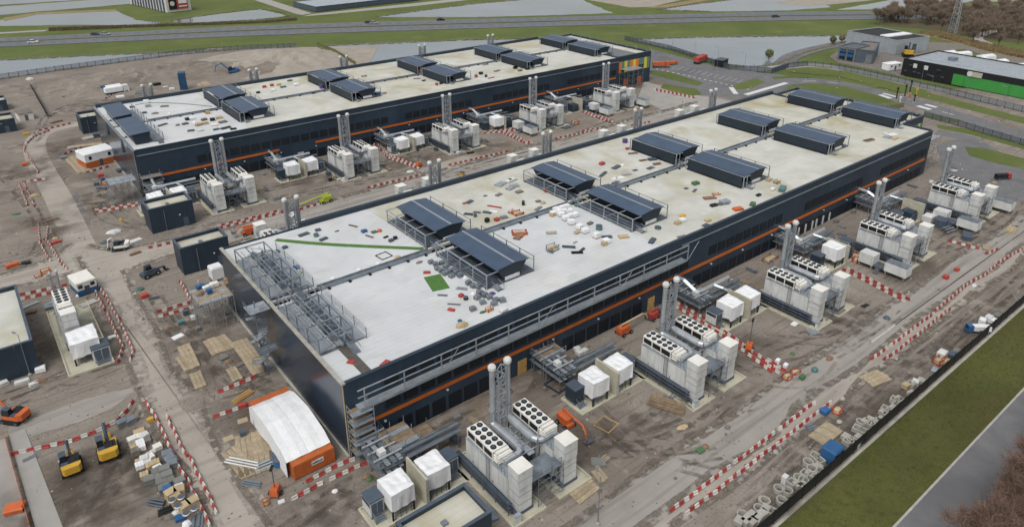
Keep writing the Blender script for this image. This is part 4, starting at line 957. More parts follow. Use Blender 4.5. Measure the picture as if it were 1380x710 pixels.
# tent on two containers
def corr_box(t, x0, y0, x1, y1, h, m, name='container_shell'):
    mb = MB(); mb.box(x0, y0, .15, x1, y1, h)
    n = int((x1-x0)/.3)
    for i in range(n): x = x0+.1+i*(x1-x0-.2)/n; mb.box(x, y0-.05, .3, x+.14, y0, h-.15).box(x, y1, .3, x+.14, y1+.05, h-.15)
    o = obj(name, mb, m, t)
    for x in (x0, x1-.18):
        for y in (y0-.07, y1-.11): obj('corner_post', MB().box(x-.02, y, 0, x+.2, y+.18, h+.02), m, t)
    return o
def container(loc, rz, label, m, L=6.06, sign=False, h=2.6):
    t = thing('shipping_container', label, 'container', loc, rz)
    corr_box(t, 0, 0, L, 2.44, h, m)
    for y in (.05, 1.24): d = obj('door', MB().box(L+.002, y, .25, L+.06, y+1.15, h-.1), m, t); obj('lock_bar', MB().bar((L+.1, y+.35, .3), (L+.1, y+.35, h-.2), .03).bar((L+.1, y+.8, .3), (L+.1, y+.8, h-.2), .03), 'galv', d)
    if sign:
        s = obj('sign_board', MB().box(2.6, -.12, 1.3, 4.4, -.06, 2.0), 'offwhite', t)
        rn = random.Random(5); x = 2.75                      # lettering too small to read in the photo: strokes only
        while x < 4.25:
            w_ = rn.choice((.06, .1, .14)); obj('sign_stroke', MB().box(x, -.14, 1.5, x+w_, -.121, 1.5+rn.choice((.22, .22, .32))), 'black', s); x += w_+.05
    return t
container((-8.0, .8, 0), 0, 'rust-orange shipping container with white lettered sign under the front edge of the white tent', 'container_orange', sign=True)
container((-8.0, 15.6, 0), 0, 'rust-orange shipping container under the back edge of the white tent', 'container_orange')
t = thing('tent', 'white fabric tent arched over two orange containers beside the glossy gable', 'tent', (-5.2, 9.3, 0))
prof = []
for i in range(9):
    a = i/8; prof.append((-7.4+14.8*a, 2.75+(0, .85, 1.15, 1.4, 1.6, 1.4, 1.15, .85, 0)[i]))
cov = MB()
for i in range(8):
    (y0, z0), (y1, z1) = prof[i], prof[i+1]
    for k in range(6):
        xa, xb = -3.3+k*1.1, -3.3+(k+1)*1.1; s0 = -.07*(k % 2); s1 = -.07*((k+1) % 2)
        cov.face([(xa, y0, z0+s0), (xb, y0, z0+s1), (xb, y1, z1+s1), (xa, y1, z1+s0)])
obj('roof_fabric', cov, 'wrap', t)
for x in (-3.3, 3.3):
    e = MB(); e.f = []
    pts = [(x+random.uniform(-.05, .05), y, z) for y, z in prof]
    lo = [(x+random.uniform(-.15, .15), y, .8 if x < 0 and 2 < i < 6 else .05) for i, (y, z) in enumerate(prof)]
    for i in range(8): e.face([pts[i], pts[i+1], lo[i+1], lo[i]])
    obj('end_curtain', e, 'wrap', t)
for x in (-3.2, 0, 3.2):
    obj('arch_rib', MB().tube([(x, y, z-.12) for y, z in prof], .06, 5), 'galv', t)
# scaffolds: each with standards, ledgers, decks
def scaffold(x0, y0, lx, ly, nx, ny, lifts, label, h=2.0, decks=None, rz=0, boards='timber'):
    t = thing('scaffold', label, 'scaffold', (x0, y0, 0), rz, 'tube scaffolds')
    top = lifts*h+1.1
    for i in range(nx+1):
        for j in range(ny+1): obj('standard', MB().bar((lx*i/nx, ly*j/ny, 0), (lx*i/nx, ly*j/ny, top), .055), 'galv_light', t)
    for k in range(1, lifts+1):
        z = k*h
        for j in range(ny+1): obj('ledger', MB().bar((-.2, ly*j/ny, z), (lx+.2, ly*j/ny, z), .045), 'galv', t)
        for i in range(nx+1): obj('transom', MB().bar((lx*i/nx, -.2, z), (lx*i/nx, ly+.2, z), .045), 'galv', t)
        if decks is None or k in decks:
            n = max(2, int(ly/.9))
            for b in range(n): obj('deck_board', MB().box(.02, ly*b/n+.03, z+.05, lx-.02, ly*(b+1)/n-.03, z+.11), boards if b % 3 else 'galv_light', t)
            obj('guard_rail', MB().bar((0, 0, z+1), (lx, 0, z+1), .04), 'galv_light', t); obj('guard_rail', MB().bar((0, 0, z+1), (0, ly, z+1), .04), 'galv_light', t)
    obj('brace', MB().bar((0, 0, .1), (lx/nx, 0, h*min(2, lifts)), .04), 'galv', t); obj('brace', MB().bar((lx, 0, .1), (lx-lx/nx, 0, h*min(2, lifts)), .04), 'galv', t)
    return t
scaffold(.2, -2.1, 3.2, 1.9, 1, 1, 5, 'slim scaffold tower at the navy corner below the walkway end', 1.7)
scaffold(3.6, -6.2, 4.6, 4.6, 2, 2, 2, 'boarded scaffold under the start of the orange stripe', 1.75)
scaffold(8.4, -5.6, 3.2, 3.2, 1, 1, 1, 'low scaffold bay next to the boarded scaffold', 1.8)
scaffold(-6.9, 45.3, 6.2, 6.6, 3, 3, 3, 'loading scaffold with plywood deck against the glossy gable', 2.05, (3,), 0, 'mat_wood')
scaffold(-7.3, 120.4, 6.4, 5.6, 4, 3, 3, 'dense scaffold against the gable of the rear hall', 1.9, (3,), 0, 'galv_light')
scaffold(.3, 119.8, 5, 2.4, 2, 1, 3, 'scaffold stair bay at the corner of the rear hall', 1.9)
scaffold(34, -3.4, 5, 3, 2, 1, 2, 'scaffold bay beside the plywood door and pipe rack', 1.7, (2,))
scaffold(184, .6, 7, 5, 2, 2, 5, 'tall scaffold filling the notch beside the office end', 1.9, (5,), 0, 'galv_light')
scaffold(183, 117.5, 9, 4.6, 3, 1, 4, 'tall scaffold in front of the coloured facade', 2.1, (4,), 0, 'galv_light')
# fences
def fence(pts, label, name, h, step, pm, m, infill=True, group=None):
    pts = [Vector((p[0], p[1], 0)) for p in pts]; t = thing(name, label, 'fence', pts[0], 0, group); o = pts[0]
    for a, b in zip(pts, pts[1:]):
        n = max(1, round((b-a).length/step)); d = (b-a)/n; L = d.length; ang = atan2(d.y, d.x)
        pan = MB()
        if infill: pan.box(.05, -.02, .05, L-.05, .02, h-.05)
        else:
            pan.box(.05, -.03, h-.2, L-.05, .03, h-.1).box(.05, -.03, .2, L-.05, .03, .3)
            for k in range(18): pan.box(L*(k+.5)/18-.04, -.02, .1, L*(k+.5)/18+.04, .02, h)
        pm_ = pan.mesh('fence_panel'); post = MB().box(-.06, -.06, 0, .06, .06, h+.1).box(-.09, -.09, 0, .09, .09, .12).mesh('fence_post')
        for i in range(n):
            p = a+d*i-o; obj('fence_panel', pm_, m, t, p, ang); obj('fence_post', post, pm, t, p, ang)
    return t
fence([(-30, -44.7), (320, -44.7)], 'long black screened fence between the site and the grass verge', 'screen_fence', 2.3, 3.4, 'black', 'black')
fence([g(-40, 113), g(0, 107.5), g(75, 96.5), g(150, 86.5), g(245, 74), g(330, 67), g(400, 64.4)], 'dark picket fence along the canal bank behind the spoil heaps', 'picket_fence', 2.4, 3.4, 'black', 'slate', False)
fence([g(842, 54.5), g(900, 67), g(982, 93.5), g(1040, 99)], 'dark picket fence between the car park and the round pond', 'picket_fence', 2.4, 3.2, 'black', 'slate', False)
fence([g(1040, 99), g(1062, 92), g(1088, 89), g(1130, 93.5), g(1200, 109), g(1270, 125), g(1400, 157)], 'dark picket fence beside the curving access road', 'picket_fence', 2.4, 3.2, 'black', 'slate', False)
fence([g(1245, 158), g(1290, 170), g(1400, 203)], 'dark picket fence behind the end yard', 'picket_fence', 2.2, 3.0, 'black', 'slate', False)
fence([c(0, 165, 470), c(0, 255, 625)], 'black screened fence crossing the bare lot near the hut', 'screen_fence', 2.2, 2.6, 'black', 'black')
fence([g(428, 62), g(452, 72), g(480, 89)], 'dark hedge-like fence between sand heap and pond', 'screen_fence', 2.0, 3, 'bush', 'bush')
# ---------------------------------------------------------------- red and white plastic barriers
BAR = MB().yz([(-.2, 0), (.2, 0), (.2, .13), (.1, .27), (.08, .56), (-.08, .56), (-.1, .27), (-.2, .13)], -.43, .43).box(.43, -.05, .15, .47, .05, .5).mesh('barrier')
BAR.materials.append(MATS['barrier_red'])
SPOT = []
def brow(pts, what, off=0., ph=0, step=.93):
    q = [Vector((p[0], p[1])) for p in pts]; acc = 0; k = ph
    for a, b in zip(q, q[1:]):
        d = b-a; L = d.length; d /= L; n = Vector((-d.y, d.x))*off
        while acc < L:
            p = a+d*acc+n
            if random.random() > .025: SPOT.append((p.x+random.gauss(0, .05), p.y+random.gauss(0, .05), atan2(d.y, d.x)+random.gauss(0, .07), k % 2, what))
            k += 1; acc += step
        acc -= L
def cl(cr, *a): return [c(cr, a[i], a[i+1]) for i in range(0, len(a), 2)]
brow([(29.3, -35.2), (64, -35.2)], 'in the inner row along the service road'); brow([(30.5, -36.8), (66, -36.8)], 'in the outer row along the service road', 0, 1)
brow([(83, -35.2), (105, -35.3), (107, -35.3)], 'in the inner row along the service road'); brow(cl(32, 905, 275, 1010, 190, 1090, 125, 1170, 85, 1240, 20)+[g(1380, 335)], 'in the row winding up the far service road')
brow(cl(32, 620, 540, 700, 490, 990, 260), 'in the outer row along the service road', 0, 1)
for o_, k_ in ((0, 0), (1.3, 1)):
    brow(cl(32, 425, 60, 755, 230), 'in the double row crossing from the third generator yard', o_, k_)
    brow(cl(22, 860, 245, 1000, 330, 1120, 410, 1230, 490, 1380, 600), 'in the double row crossing from the second generator yard', o_, k_)
    brow(cl(32, 0, 555, 75, 605), 'in the double row crossing from the second generator yard', o_, k_)
    brow(cl(1, 515, 440, 755, 400), 'in the double row beside the rear hall plant house', o_, k_)
    brow(cl(1, 1175, 525, 1375, 475)+cl(11, 150, 440), 'in the double row beside the track plant house', o_, k_)
    brow(cl(11, 625, 75, 700, 150, 870, 210), 'in the double row between rear hall yards', o_, k_)
    brow(cl(20, 380, 600, 520, 655), 'in the double row at the rear hall fourth yard', o_, k_)
    brow(cl(20, 750, 480, 970, 525), 'in the double row across the paved yard', o_, k_)
    brow(cl(11, 1220, 20, 1300, 15, 1380, 5), 'in the double row between rear hall yards', o_, k_); brow(cl(11, 1290, 10, 1380, 50)+cl(21, 60, 70, 100, 80), 'in the double row between rear hall yards', o_, k_)
L1 = 'along the haul road footpath'
brow(cl(2, 510, 120, 570, 210, 625, 310, 670, 400, 710, 490, 690, 550), 'in the road-side row '+L1); brow(cl(2, 475, 100, 520, 200, 580, 310, 620, 400, 655, 460, 640, 520, 625, 550), 'in the yard-side row '+L1, 0, 1)
brow(cl(3, 780, 55, 830, 130, 900, 280, 960, 400, 1010, 490, 1060, 580, 1115, 700), 'in the yard-side row '+L1); brow(cl(3, 890, 130, 990, 330), 'in the road-side row '+L1, 0, 1); brow(cl(3, 1015, 350, 1040, 410, 1100, 520, 1155, 640), 'in the road-side row '+L1)
brow(cl(3, 80, 325, 230, 290, 370, 260, 520, 205, 620, 155, 680, 90, 710, 45), 'in the row behind the yellow excavators', 0, 0, 1.0)
brow(cl(2, 120, 190, 370, 135), 'in the double row by the pale-roofed cabin'); brow(cl(2, 120, 212, 350, 165), 'in the double row by the pale-roofed cabin', 0, 1)
Z_ = 'along the zigzag footpath'
brow(cl(1, 100, 290, 150, 410), 'red '[:0]+Z_); brow(cl(1, 130, 290, 185, 410), Z_, 0, 1); brow(cl(1, 205, 505, 213, 600, 260, 690)+cl(2, 275, 10), Z_); brow(cl(1, 255, 525, 250, 590, 320, 700)+cl(2, 355, 50), Z_, 0, 1); brow(cl(1, 130, 282, 240, 265), Z_)
brow(cl(1, 205, 230, 180, 190, 130, 110, 140, 80, 180, 40, 265, 5), 'along the bend of the side track'); brow(cl(0, 200, 700, 400, 655), 'along the bend of the side track', 0, 1)
brow(cl(1, 800, 630, 910, 605), 'beside the pale mini digger'); brow(cl(1, 350, 130, 430, 100), 'around the plank pile by the small tent'); brow(cl(1, 415, 245, 590, 195), 'around the plank pile by the small tent', 0, 1); brow(cl(0, 565, 525, 600, 510), 'around the plank pile by the small tent')
brow(cl(2, 850, 280, 1030, 225), 'in front of the loading scaffold'); brow(cl(2, 855, 305, 1035, 255), 'in front of the loading scaffold', 0, 1); brow(cl(2, 960, 120, 1020, 220), 'in front of the loading scaffold')
brow(cl(2, 1170, 705, 1350, 630), 'beside the timber mats'); brow(cl(3, 1150, 125, 1310, 70), 'beside the timber mats')
brow(cl(13, 285, 465, 430, 390, 520, 355), 'in the row along the lettered container'); brow(cl(13, 205, 560, 330, 490, 440, 440, 610, 360), 'in the row facing the lettered container', 0, 1)
brow(cl(11, 600, 310, 870, 245), 'in the row edging the centre road'); brow(cl(11, 1030, 190, 1330, 120), 'in the row edging the centre road'); brow(cl(21, 235, 50, 330, 30, 440, 5), 'in the row edging the centre road'); brow(cl(20, 380, 700, 470, 685), 'in the row edging the centre road'); brow(cl(20, 640, 670, 740, 650), 'in the row edging the centre road'); brow(cl(11, 20, 465, 150, 440), 'in the row edging the centre road'); brow(cl(11, 240, 425, 330, 400), 'in the row edging the centre road')
brow(cl(31, 985, 595, 1150, 640), 'at the last generator yard'); brow(cl(31, 1180, 660, 1230, 640), 'at the last generator yard')
SPOT.sort(key=lambda s: (s[0]-CAM.x)**2+(s[1]-CAM.y)**2)
for x, y, a, k, what in SPOT[:300]:
    o = obj('barrier', BAR, ('barrier_red', 'barrier_white')[k], None, (x, y, .03), a)
    tag(o, '%s plastic road barrier %s' % (('red', 'white')[k], what), 'barrier', ('red', 'white')[k]+' barriers '+what)
mb = MB(); mi = []
for x, y, a, k, what in SPOT[300:]:
    b0 = len(mb.v); ca, sa = cos(a), sin(a)
    for v in BAR.vertices: mb.v.append((x+v.co.x*ca-v.co.y*sa, y+v.co.x*sa+v.co.y*ca, v.co.z+.03))
    for f in BAR.polygons: mb.f.append(tuple(b0+i for i in f.vertices)); mi.append(k)
me = mb.mesh('barrier_rows'); me.materials.append(MATS['barrier_red']); me.materials.append(MATS['barrier_white']); me.polygons.foreach_set('material_index', mi)
o = obj('barrier_rows', me, None); o['kind'] = 'stuff'; tag(o, 'remaining red and white plastic barriers in rows across the far yards', 'barriers')
print('barriers', len(SPOT))
# ---------------------------------------------------------------- loose materials on roofs and ground
KIND = {}
def kind(k, name, cat, phrase, parts):
    t = thing(name, 'pattern', cat)
    for nm, mb, m in parts: obj(nm, mb, m, t)
    KIND[k] = (Proto(t), phrase, [p[0] for p in parts])
def lump(seed, n=9):
    rn = random.Random(seed); mb = MB(); m = 8
    for j in range(5):
        r = (.5, .5, .42, .28, .05)[j]; z = (0, .35, .7, .92, 1)[j]
        for i in range(m): a = 2*pi*i/m; q = r*rn.uniform(.82, 1.12); mb.v.append((q*cos(a), q*sin(a), z*rn.uniform(.88, 1.08) if j else 0))
    for j in range(4):
        for i in range(m): a, b = j*m+i, j*m+(i+1) % m; mb.f.append((a, b, b+m, a+m))
    mb.f.append(tuple(4*m+i for i in range(m))); return mb
pal = MB()
for y in (-.42, 0, .42): pal.box(-.5, y-.06, 0, .5, y+.06, .1)
pal.box(-.5, -.5, .1, .5, .5, .15)
load = MB().frus(-.47, -.47, .47, .47, .151, -.48, -.48, .48, .48, .9); load.frus(-.48, -.48, .48, .48, .901, -.4, -.42, .41, .4, 1)
kind('W', 'wrapped_pallet', 'pallet', 'shrink-wrapped pallet load', [('pallet', pal, 'timber'), ('load', load, 'wrap')])
kind('S', 'slab_stack', 'stack', 'stack of flat boards', [('board', MB().box(-.5, -.5, 0, .48, .5, .3), 'slate'), ('board', MB().obox(.01, .01, .32, .97, .96, .3, .05), 'slate'), ('board', MB().obox(-.01, -.02, .64, .92, .97, .32, -.04), 'slate')])
kind('P', 'plank_bundle', 'planks', 'bundle of planks', [('plank', MB().obox(random.uniform(-.05, .05), -.4+.2*i, .12+.44*(i % 2 == 0)*(i in (0, 2, 4))*.0, .98-.05*(i % 3), .17, .5+.4*(i % 2), .01*i), 'timber') for i in range(5)]+[('bearer', MB().box(-.35, -.5, 0, -.28, .5, .11).box(.28, -.5, 0, .35, .5, .11), 'timber')])
kind('K', 'sack_heap', 'heap', 'slumped heap of sheeting', [('heap', lump(3), 'tan'), ('fold', lump(8), 'tan')])
kind('T', 'tube_bundle', 'tubes', 'bundle of steel tubes', [('tube', MB().bar((-.5+.02*i, -.4+.2*i, .3+.3*(i % 2)), (.5-.03*i, -.42+.21*i, .3+.3*(i % 2)), .12, 6), 'galv') for i in range(5)]+[('bearer', MB().box(-.35, -.5, 0, -.28, .5, .18).box(.28, -.5, 0, .35, .5, .18), 'timber')])
kind('D', 'drum', 'drum', 'round drum', [('barrel', MB().lathe([(.46, 0), (.5, .1), (.46, .35), (.5, .5), (.46, .65), (.5, .9), (.44, .98)], 12), 'red'), ('rim', MB().lathe([(.5, .93), (.5, 1), (.4, 1.0)], 12), 'galv_dark')])
rk = [('post', MB().box(x-.05, y-.05, 0, x+.05, y+.05, 1), 'red') for x in (-.45, .45) for y in (-.45, .45)]
kind('R', 'stillage', 'stillage', 'open steel stillage', rk+[('tray', MB().box(-.5, -.5, .12, .5, .5, .25), 'red'), ('top_rail', MB().box(-.5, -.5, .85, .5, -.42, .95).box(-.5, .42, .85, .5, .5, .95), 'red'), ('contents', lump(5), 'tan')])
kind('C', 'crate', 'crate', 'boxed crate', [('box', MB().box(-.47, -.47, .08, .47, .47, .94), 'tan'), ('lid', MB().box(-.5, -.5, .945, .5, .5, 1.0), 'tan'), ('skid', MB().box(-.5, -.5, 0, -.35, .5, .078).box(.35, -.5, 0, .5, .5, .078), 'timber'), ('batten', MB().box(-.1, -.5, .1, .1, -.472, .93).box(-.5, -.1, .1, -.472, .1, .93), 'tan')])
kind('G', 'concrete_ring', 'ring', 'concrete pipe ring', [('ring', MB().lathe([(.37, .0), (.5, .0), (.5, 1), (.38, 1), (.37, .0)], 14, caps=False), 'concrete'), ('lip', MB().lathe([(.45, .99), (.45, 1.06), (.39, 1.06), (.39, .9)], 14, caps=False), 'concrete')])
kind('X', 'concrete_chamber', 'chamber', 'square concrete chamber', [('wall', MB().box(-.5, -.5, 0, -.36, .5, 1).box(.36, -.5, 0, .5, .5, 1).box(-.355, -.5, 0, .355, -.36, 1).box(-.355, .36, 0, .355, .5, 1), 'concrete'), ('floor', MB().box(-.355, -.355, 0, .355, .355, .15), 'conc_dark')])
kind('B', 'block_pallet', 'blocks', 'pallet of blocks', [('pallet', pal.mesh('pallet'), 'timber')]+[('block', MB().box(-.48+.325*i, -.48+.49*j, .152+.42*k, -.175+.325*i, -.01+.49*j, .56+.42*k), 'cream') for i in range(3) for j in range(2) for k in range(2)])
CW = dict(wrap='white', slate='slate-grey', timber='brown', tan='tan', red='red', galv='galvanised', galv_dark='dark grey', blue='blue', green='green', teal='teal', black='black', purple='purple', safety_orange='orange', concrete='pale concrete', conc_dark='grey', cream='cream', yellow='yellow', brown_grey='brown-grey', ply='yellowish plywood', offwhite='off-white', galv_light='light grey', lime='lime', vivid_green='bright green', rust='rusty', carpet='grass-green', mat_wood='weathered')
MAIN = {'W': 'load', 'S': 'board', 'P': 'plank', 'K': ('heap', 'fold'), 'T': 'tube', 'D': 'barrel', 'R': ('post', 'tray', 'top_rail'), 'C': ('box', 'lid', 'batten'), 'G': ('ring', 'lip'), 'X': 'wall', 'B': 'block'}
def put(k, p, sx, sy, sz, m, place, rz=None):
    pr_, phrase, _ = KIND[k]; mn = MAIN[k]; mn = (mn,) if isinstance(mn, str) else mn
    w = phrase if k in 'GX' and m == 'concrete' else (CW[m]+' '+phrase)
    return pr_.put(p, random.uniform(-.25, .25) if rz is None else rz, w+' '+place, w+' '+place, (sx, sy, sz), {q: m for q in mn})
def items(cr, z, place, text):
    for ln in text.strip().split(';'):
        f = ln.split()
        if not f: continue
        k, a, b, sx, sy, sz, m = f[:7]; q_ = .86 if z == RZ else 1; put(k, c(cr, float(a), float(b), z), float(sx)*q_, float(sy)*q_, float(sz)*q_, m, place, rad(float(f[7])) if len(f) > 7 else None)
FR = 'on the pale roof bays between enclosure rows'
items(11, RZ, 'on the roof corner beside the green runner', 'S 255 558 2.6 1.1 .35 slate 8;S 330 535 1.3 1 .4 slate;D 320 566 1.2 1.2 .7 teal;S 360 583 2 .9 .4 slate 12;P 430 540 1 .4 .2 slate;S 155 628 1.1 .9 .5 slate;S 115 650 1 .9 .5 slate;P 515 512 2.6 .5 .25 brown_grey -65;W 575 543 1.3 1 .6 blue;P 602 568 2.4 .5 .25 brown_grey -70;S 628 545 1.3 1.1 .3 green;K 656 540 1.3 1.1 .6 safety_orange;P 690 572 1.2 .6 .3 black;C 718 592 1.1 .9 .5 slate;C 740 580 .9 .8 .6 black;K 750 676 1.6 1 .3 tan')
items(11, RZ, 'on the roof bay between the first two open rows', 'S 1135 385 2.2 1.1 .35 galv_dark 20;S 1108 392 1 .8 .2 red;S 1218 352 1 .7 .2 brown_grey;S 1290 347 2 1.1 .3 conc_dark 15;S 1300 290 3.4 2.2 .3 galv_light 20;W 1345 276 2.2 1.4 .6 offwhite 20;S 1350 315 2.2 1.6 .5 galv_light 15;P 1265 410 4 .5 .25 red -60;S 1228 440 2.3 1.1 .2 slate -60;S 1262 436 2.2 1 .2 wrap -60;C 1280 482 1.3 1.1 .6 red;S 1318 468 1.8 1.3 .4 galv;R 1365 440 2 1.6 .5 red;T 1130 450 2.5 1 .5 slate -50;T 1175 440 2 1 .4 galv -50;C 1228 490 1 .9 1 black;D 1165 462 .8 .8 .8 slate')
items(12, RZ, 'on the white roof bay beside the steel cages', 'W 215 48 1.3 1 .7 blue;S 232 72 1.2 1 .3 tan;S 908 70 1.5 .9 .3 red -35;S 1038 268 1.4 .8 .3 red -60;S 505 545 1.3 .9 .25 red -55;S 685 550 1.9 .9 .2 red 25;K 1095 352 2.5 1.5 .8 tan;C 1083 327 .7 .6 .3 blue;P 990 190 2 .6 .2 galv -45;P 1050 238 2.6 .4 .2 galv -45;T 1095 155 2.4 1 .4 galv_light -50;C 1090 195 1 .8 .5 red;D 1115 210 1 1 .6 black;K 1255 182 1.5 1 .4 purple;R 1240 270 1.5 .9 .7 safety_orange;K 1205 280 1.5 .7 .3 green;W 1315 272 1.7 1 .5 offwhite;K 868 15 1.8 1 .25 brown_grey;T 1020 30 1.4 .8 .3 galv')
for i, (a, b) in enumerate(((930, 18), (955, 30), (965, 52), (990, 25), (1010, 42), (985, 65), (1005, 80), (1020, 70), (1040, 92), (1050, 60), (1065, 75), (1085, 90), (1030, 15), (1070, 40), (1130, 130), (1155, 145), (1175, 208), (1190, 185), (1205, 232), (1215, 195), (1240, 205), (1265, 240), (1310, 222), (1152, 268), (1180, 150), (1275, 220))):
    put('C' if i % 2 else 'W', c(12, a, b, RZ), 1.0, .9, random.uniform(.55, .8), 'galv', 'among the cluster below the first open enclosure')
for a, b, m in ((548, 55, 'wrap'), (650, 22, 'wrap'), (410, 103, 'wrap'), (1153, 183, 'wrap'), (1112, 98, 'wrap')): put('K', c(12, a, b, RZ), .9, .8, .4, m, 'on the white roof bay')
for a, b, h in ((220, 452, .9), (235, 432, .9), (264, 424, .9), (290, 414, .8), (306, 440, .9), (260, 458, .9), (285, 478, 1), (315, 500, 1), (335, 460, .9), (310, 466, .9), (280, 440, .9), (250, 440, .8), (360, 526, 1), (388, 546, 1), (450, 572, 1.1), (500, 600, .9)):
    put('W', c(21, a, b, RZ), 1.35, 1.2, h, 'wrap', 'in the white pallet group below the second open enclosure')
items(21, RZ, 'on the roof bay below the second open enclosure', 'C 215 458 1.3 1.1 .9 tan;C 345 550 1.2 1 .5 tan;C 490 612 1.2 1.1 .8 tan;D 462 530 1.6 1.6 1.1 teal;C 343 405 1.1 .9 .6 teal;S 745 592 2.8 1.2 .4 slate 25;S 593 570 2.4 1.6 .4 tan -25;S 505 572 2.4 1 .4 slate -30;T 215 640 3.4 1.4 1 galv 25;R 215 640 2.6 1.6 1.4 galv_light 0;P 300 625 3 .8 .4 slate -45;P 345 655 2.6 .8 .4 black -35;P 372 640 2 .7 .3 slate 20;R 210 550 2.4 1.2 .3 galv_light -30;R 40 552 3.6 1.8 .7 red -30;S 30 575 2 1.6 .4 rust 30;S 50 560 2.4 1.4 .3 safety_orange 30;R 30 448 2.6 2 .7 red;K 165 392 1.6 1.2 .6 tan;S 140 382 1.4 1 .3 brown_grey;D 60 400 .8 .8 1.2 black;S 140 420 2.8 .9 .25 galv 20;W 0 270 2.6 1.6 .6 offwhite;W 12 302 2.4 1.5 .6 galv_light;S 38 332 2 1.4 .4 brown_grey;C 180 330 1 .8 .6 red;C 415 500 1.5 1 .4 brown_grey;P 335 600 1.3 .5 .2 tan')
items(21, RZ, 'on the roof bay above the second open row', 'C 478 185 1.7 1.2 .7 red;S 555 200 3.6 1.6 .25 galv_dark 15;S 585 190 2 .9 .2 wrap 20;S 655 216 1.6 1 .15 galv_dark;S 485 238 4 .9 .4 galv_dark 22;S 575 258 2.6 1.6 .3 wrap;S 545 262 2 1 .3 wrap;S 608 240 2.8 1 .35 galv_light -15;T 550 285 3 1.4 .7 galv 15;C 612 105 1 .9 .6 red;P 642 128 3 1 .4 timber -20;P 695 165 2.4 1 .4 rust -15;S 745 160 2.6 1.6 .5 slate -20;C 770 185 2.4 1 .5 rust -15;T 735 205 2.8 1.4 .5 galv 5;D 600 68 1.7 1.7 1.2 purple')
items(21, RZ, 'on the roof bay beside the first screened row', 'C 975 290 2 1.4 .7 green;P 970 325 2.4 .8 .3 galv 20;S 925 312 1.4 1 .12 galv_dark;S 1050 365 3.4 1.4 .4 rust -25;R 1085 345 2 1 .4 red -25;W 1130 388 2.6 1.8 .8 galv_light -10;T 1120 395 3 1.4 .5 galv -20;C 1072 405 2 1.1 .5 black;S 1200 425 2.6 1.5 .6 safety_orange -15;C 1278 400 2 1.2 .6 green 20;C 1310 350 1.6 .9 .4 black;K 905 458 2.2 1.4 .5 yellow;W 905 486 1.5 1.2 .8 wrap;C 880 500 1.5 1.2 .6 tan;C 1040 483 1.5 1.1 .4 tan;S 1030 508 2 1.2 .2 slate;S 905 570 2.4 1.3 .2 conc_dark;D 775 525 1.6 1.6 .5 teal')
items(31, RZ, 'on the far roof bay of the walkway hall', 'R 25 272 1.5 1.2 .9 tan;R 66 284 1.5 1.2 .9 brown_grey;W 45 320 1.2 1 .6 wrap;C 95 322 3.4 1.6 .9 teal 22;P 555 58 4 1.6 .5 timber -10;S 680 28 4 2 .3 wrap -10;S 655 40 3 2 .3 galv_light;S 690 48 3 1.6 .3 tan;W 645 25 1.6 1.4 .6 offwhite')
items(0, RZ, 'on the near roof bay of the rear hall', 'W 778 548 2 1.4 1.2 wrap;W 788 568 2 1.4 .9 galv_light;C 703 572 1.6 1 .5 black;S 768 602 1.6 1.3 .5 galv_dark;K 825 605 2.6 1.6 .5 brown_grey;S 875 568 2.8 1.1 .5 brown_grey -20;S 865 666 3.6 1 .4 galv_dark 25;K 900 605 1 .8 .5 wrap;S 985 661 2 1.4 .5 galv_dark;C 1000 638 1.8 1.4 .8 black;W 1022 636 2 1.4 .9 wrap;W 1055 668 2 1.5 .8 tan;C 1090 660 2 1.4 .7 tan;C 1130 642 1.6 1.4 .9 black;W 1165 630 2.2 1.6 .8 tan;S 1185 652 2.6 1.6 .6 brown_grey;S 1015 697 2.2 1.4 .4 galv_dark;S 1065 697 2 1.5 .5 offwhite;P 1200 684 3.4 1.2 .6 slate 10;P 1240 690 2 .8 .6 black;W 1105 605 1.6 1.3 1 ply;K 945 668 1.6 1.2 .6 brown_grey;W 1140 668 2 1.4 .7 cream;C 1085 640 1.8 1.4 .7 brown_grey;S 1150 690 2 1.2 .4 slate;K 1035 655 1.6 1.2 .7 wrap')
items(10, RZ, 'on the middle roof bays of the rear hall', 'C 45 466 1.5 1.2 .8 red;C 85 458 1.5 1.2 .8 red;C 122 455 1.6 1.2 .7 yellow;C 145 466 2.4 1.2 .6 teal;W 90 484 1.8 1.3 .8 wrap;C 12 496 1.4 1.1 .6 black;W 215 455 2 1.6 1 wrap;C 180 432 2 1.2 .5 green;D 350 470 2 2 1.5 purple;C 308 498 1.2 .9 .4 black;R 575 408 2.2 1.4 .6 rust;C 648 505 2.4 1.8 1 blue;S 683 498 1.6 1 .4 rust;P 740 494 4 1 .4 offwhite -25;S 855 420 3 1 .3 brown_grey -20;C 892 431 1.5 1 .4 black;R 875 385 1.6 1.4 2 red;D 960 454 1.3 1.3 .9 red;C 984 448 1.3 1 .7 black;D 1170 412 1.4 1.4 1.1 red;C 1195 396 1.6 1.3 1 black;D 1222 410 1.2 1.2 1 black;P 1250 416 4 .5 .3 red 10;S 1220 346 3 1.2 .2 brown_grey;S 1280 379 3.4 1.6 .3 rust 10;C 1378 366 1.6 1.4 1 black')
items(20, RZ, 'on the far roof bays of the rear hall', 'C 18 366 2 1.3 1 black;C 42 379 2 1.3 .7 rust;C 82 371 1.8 1.2 .7 black')
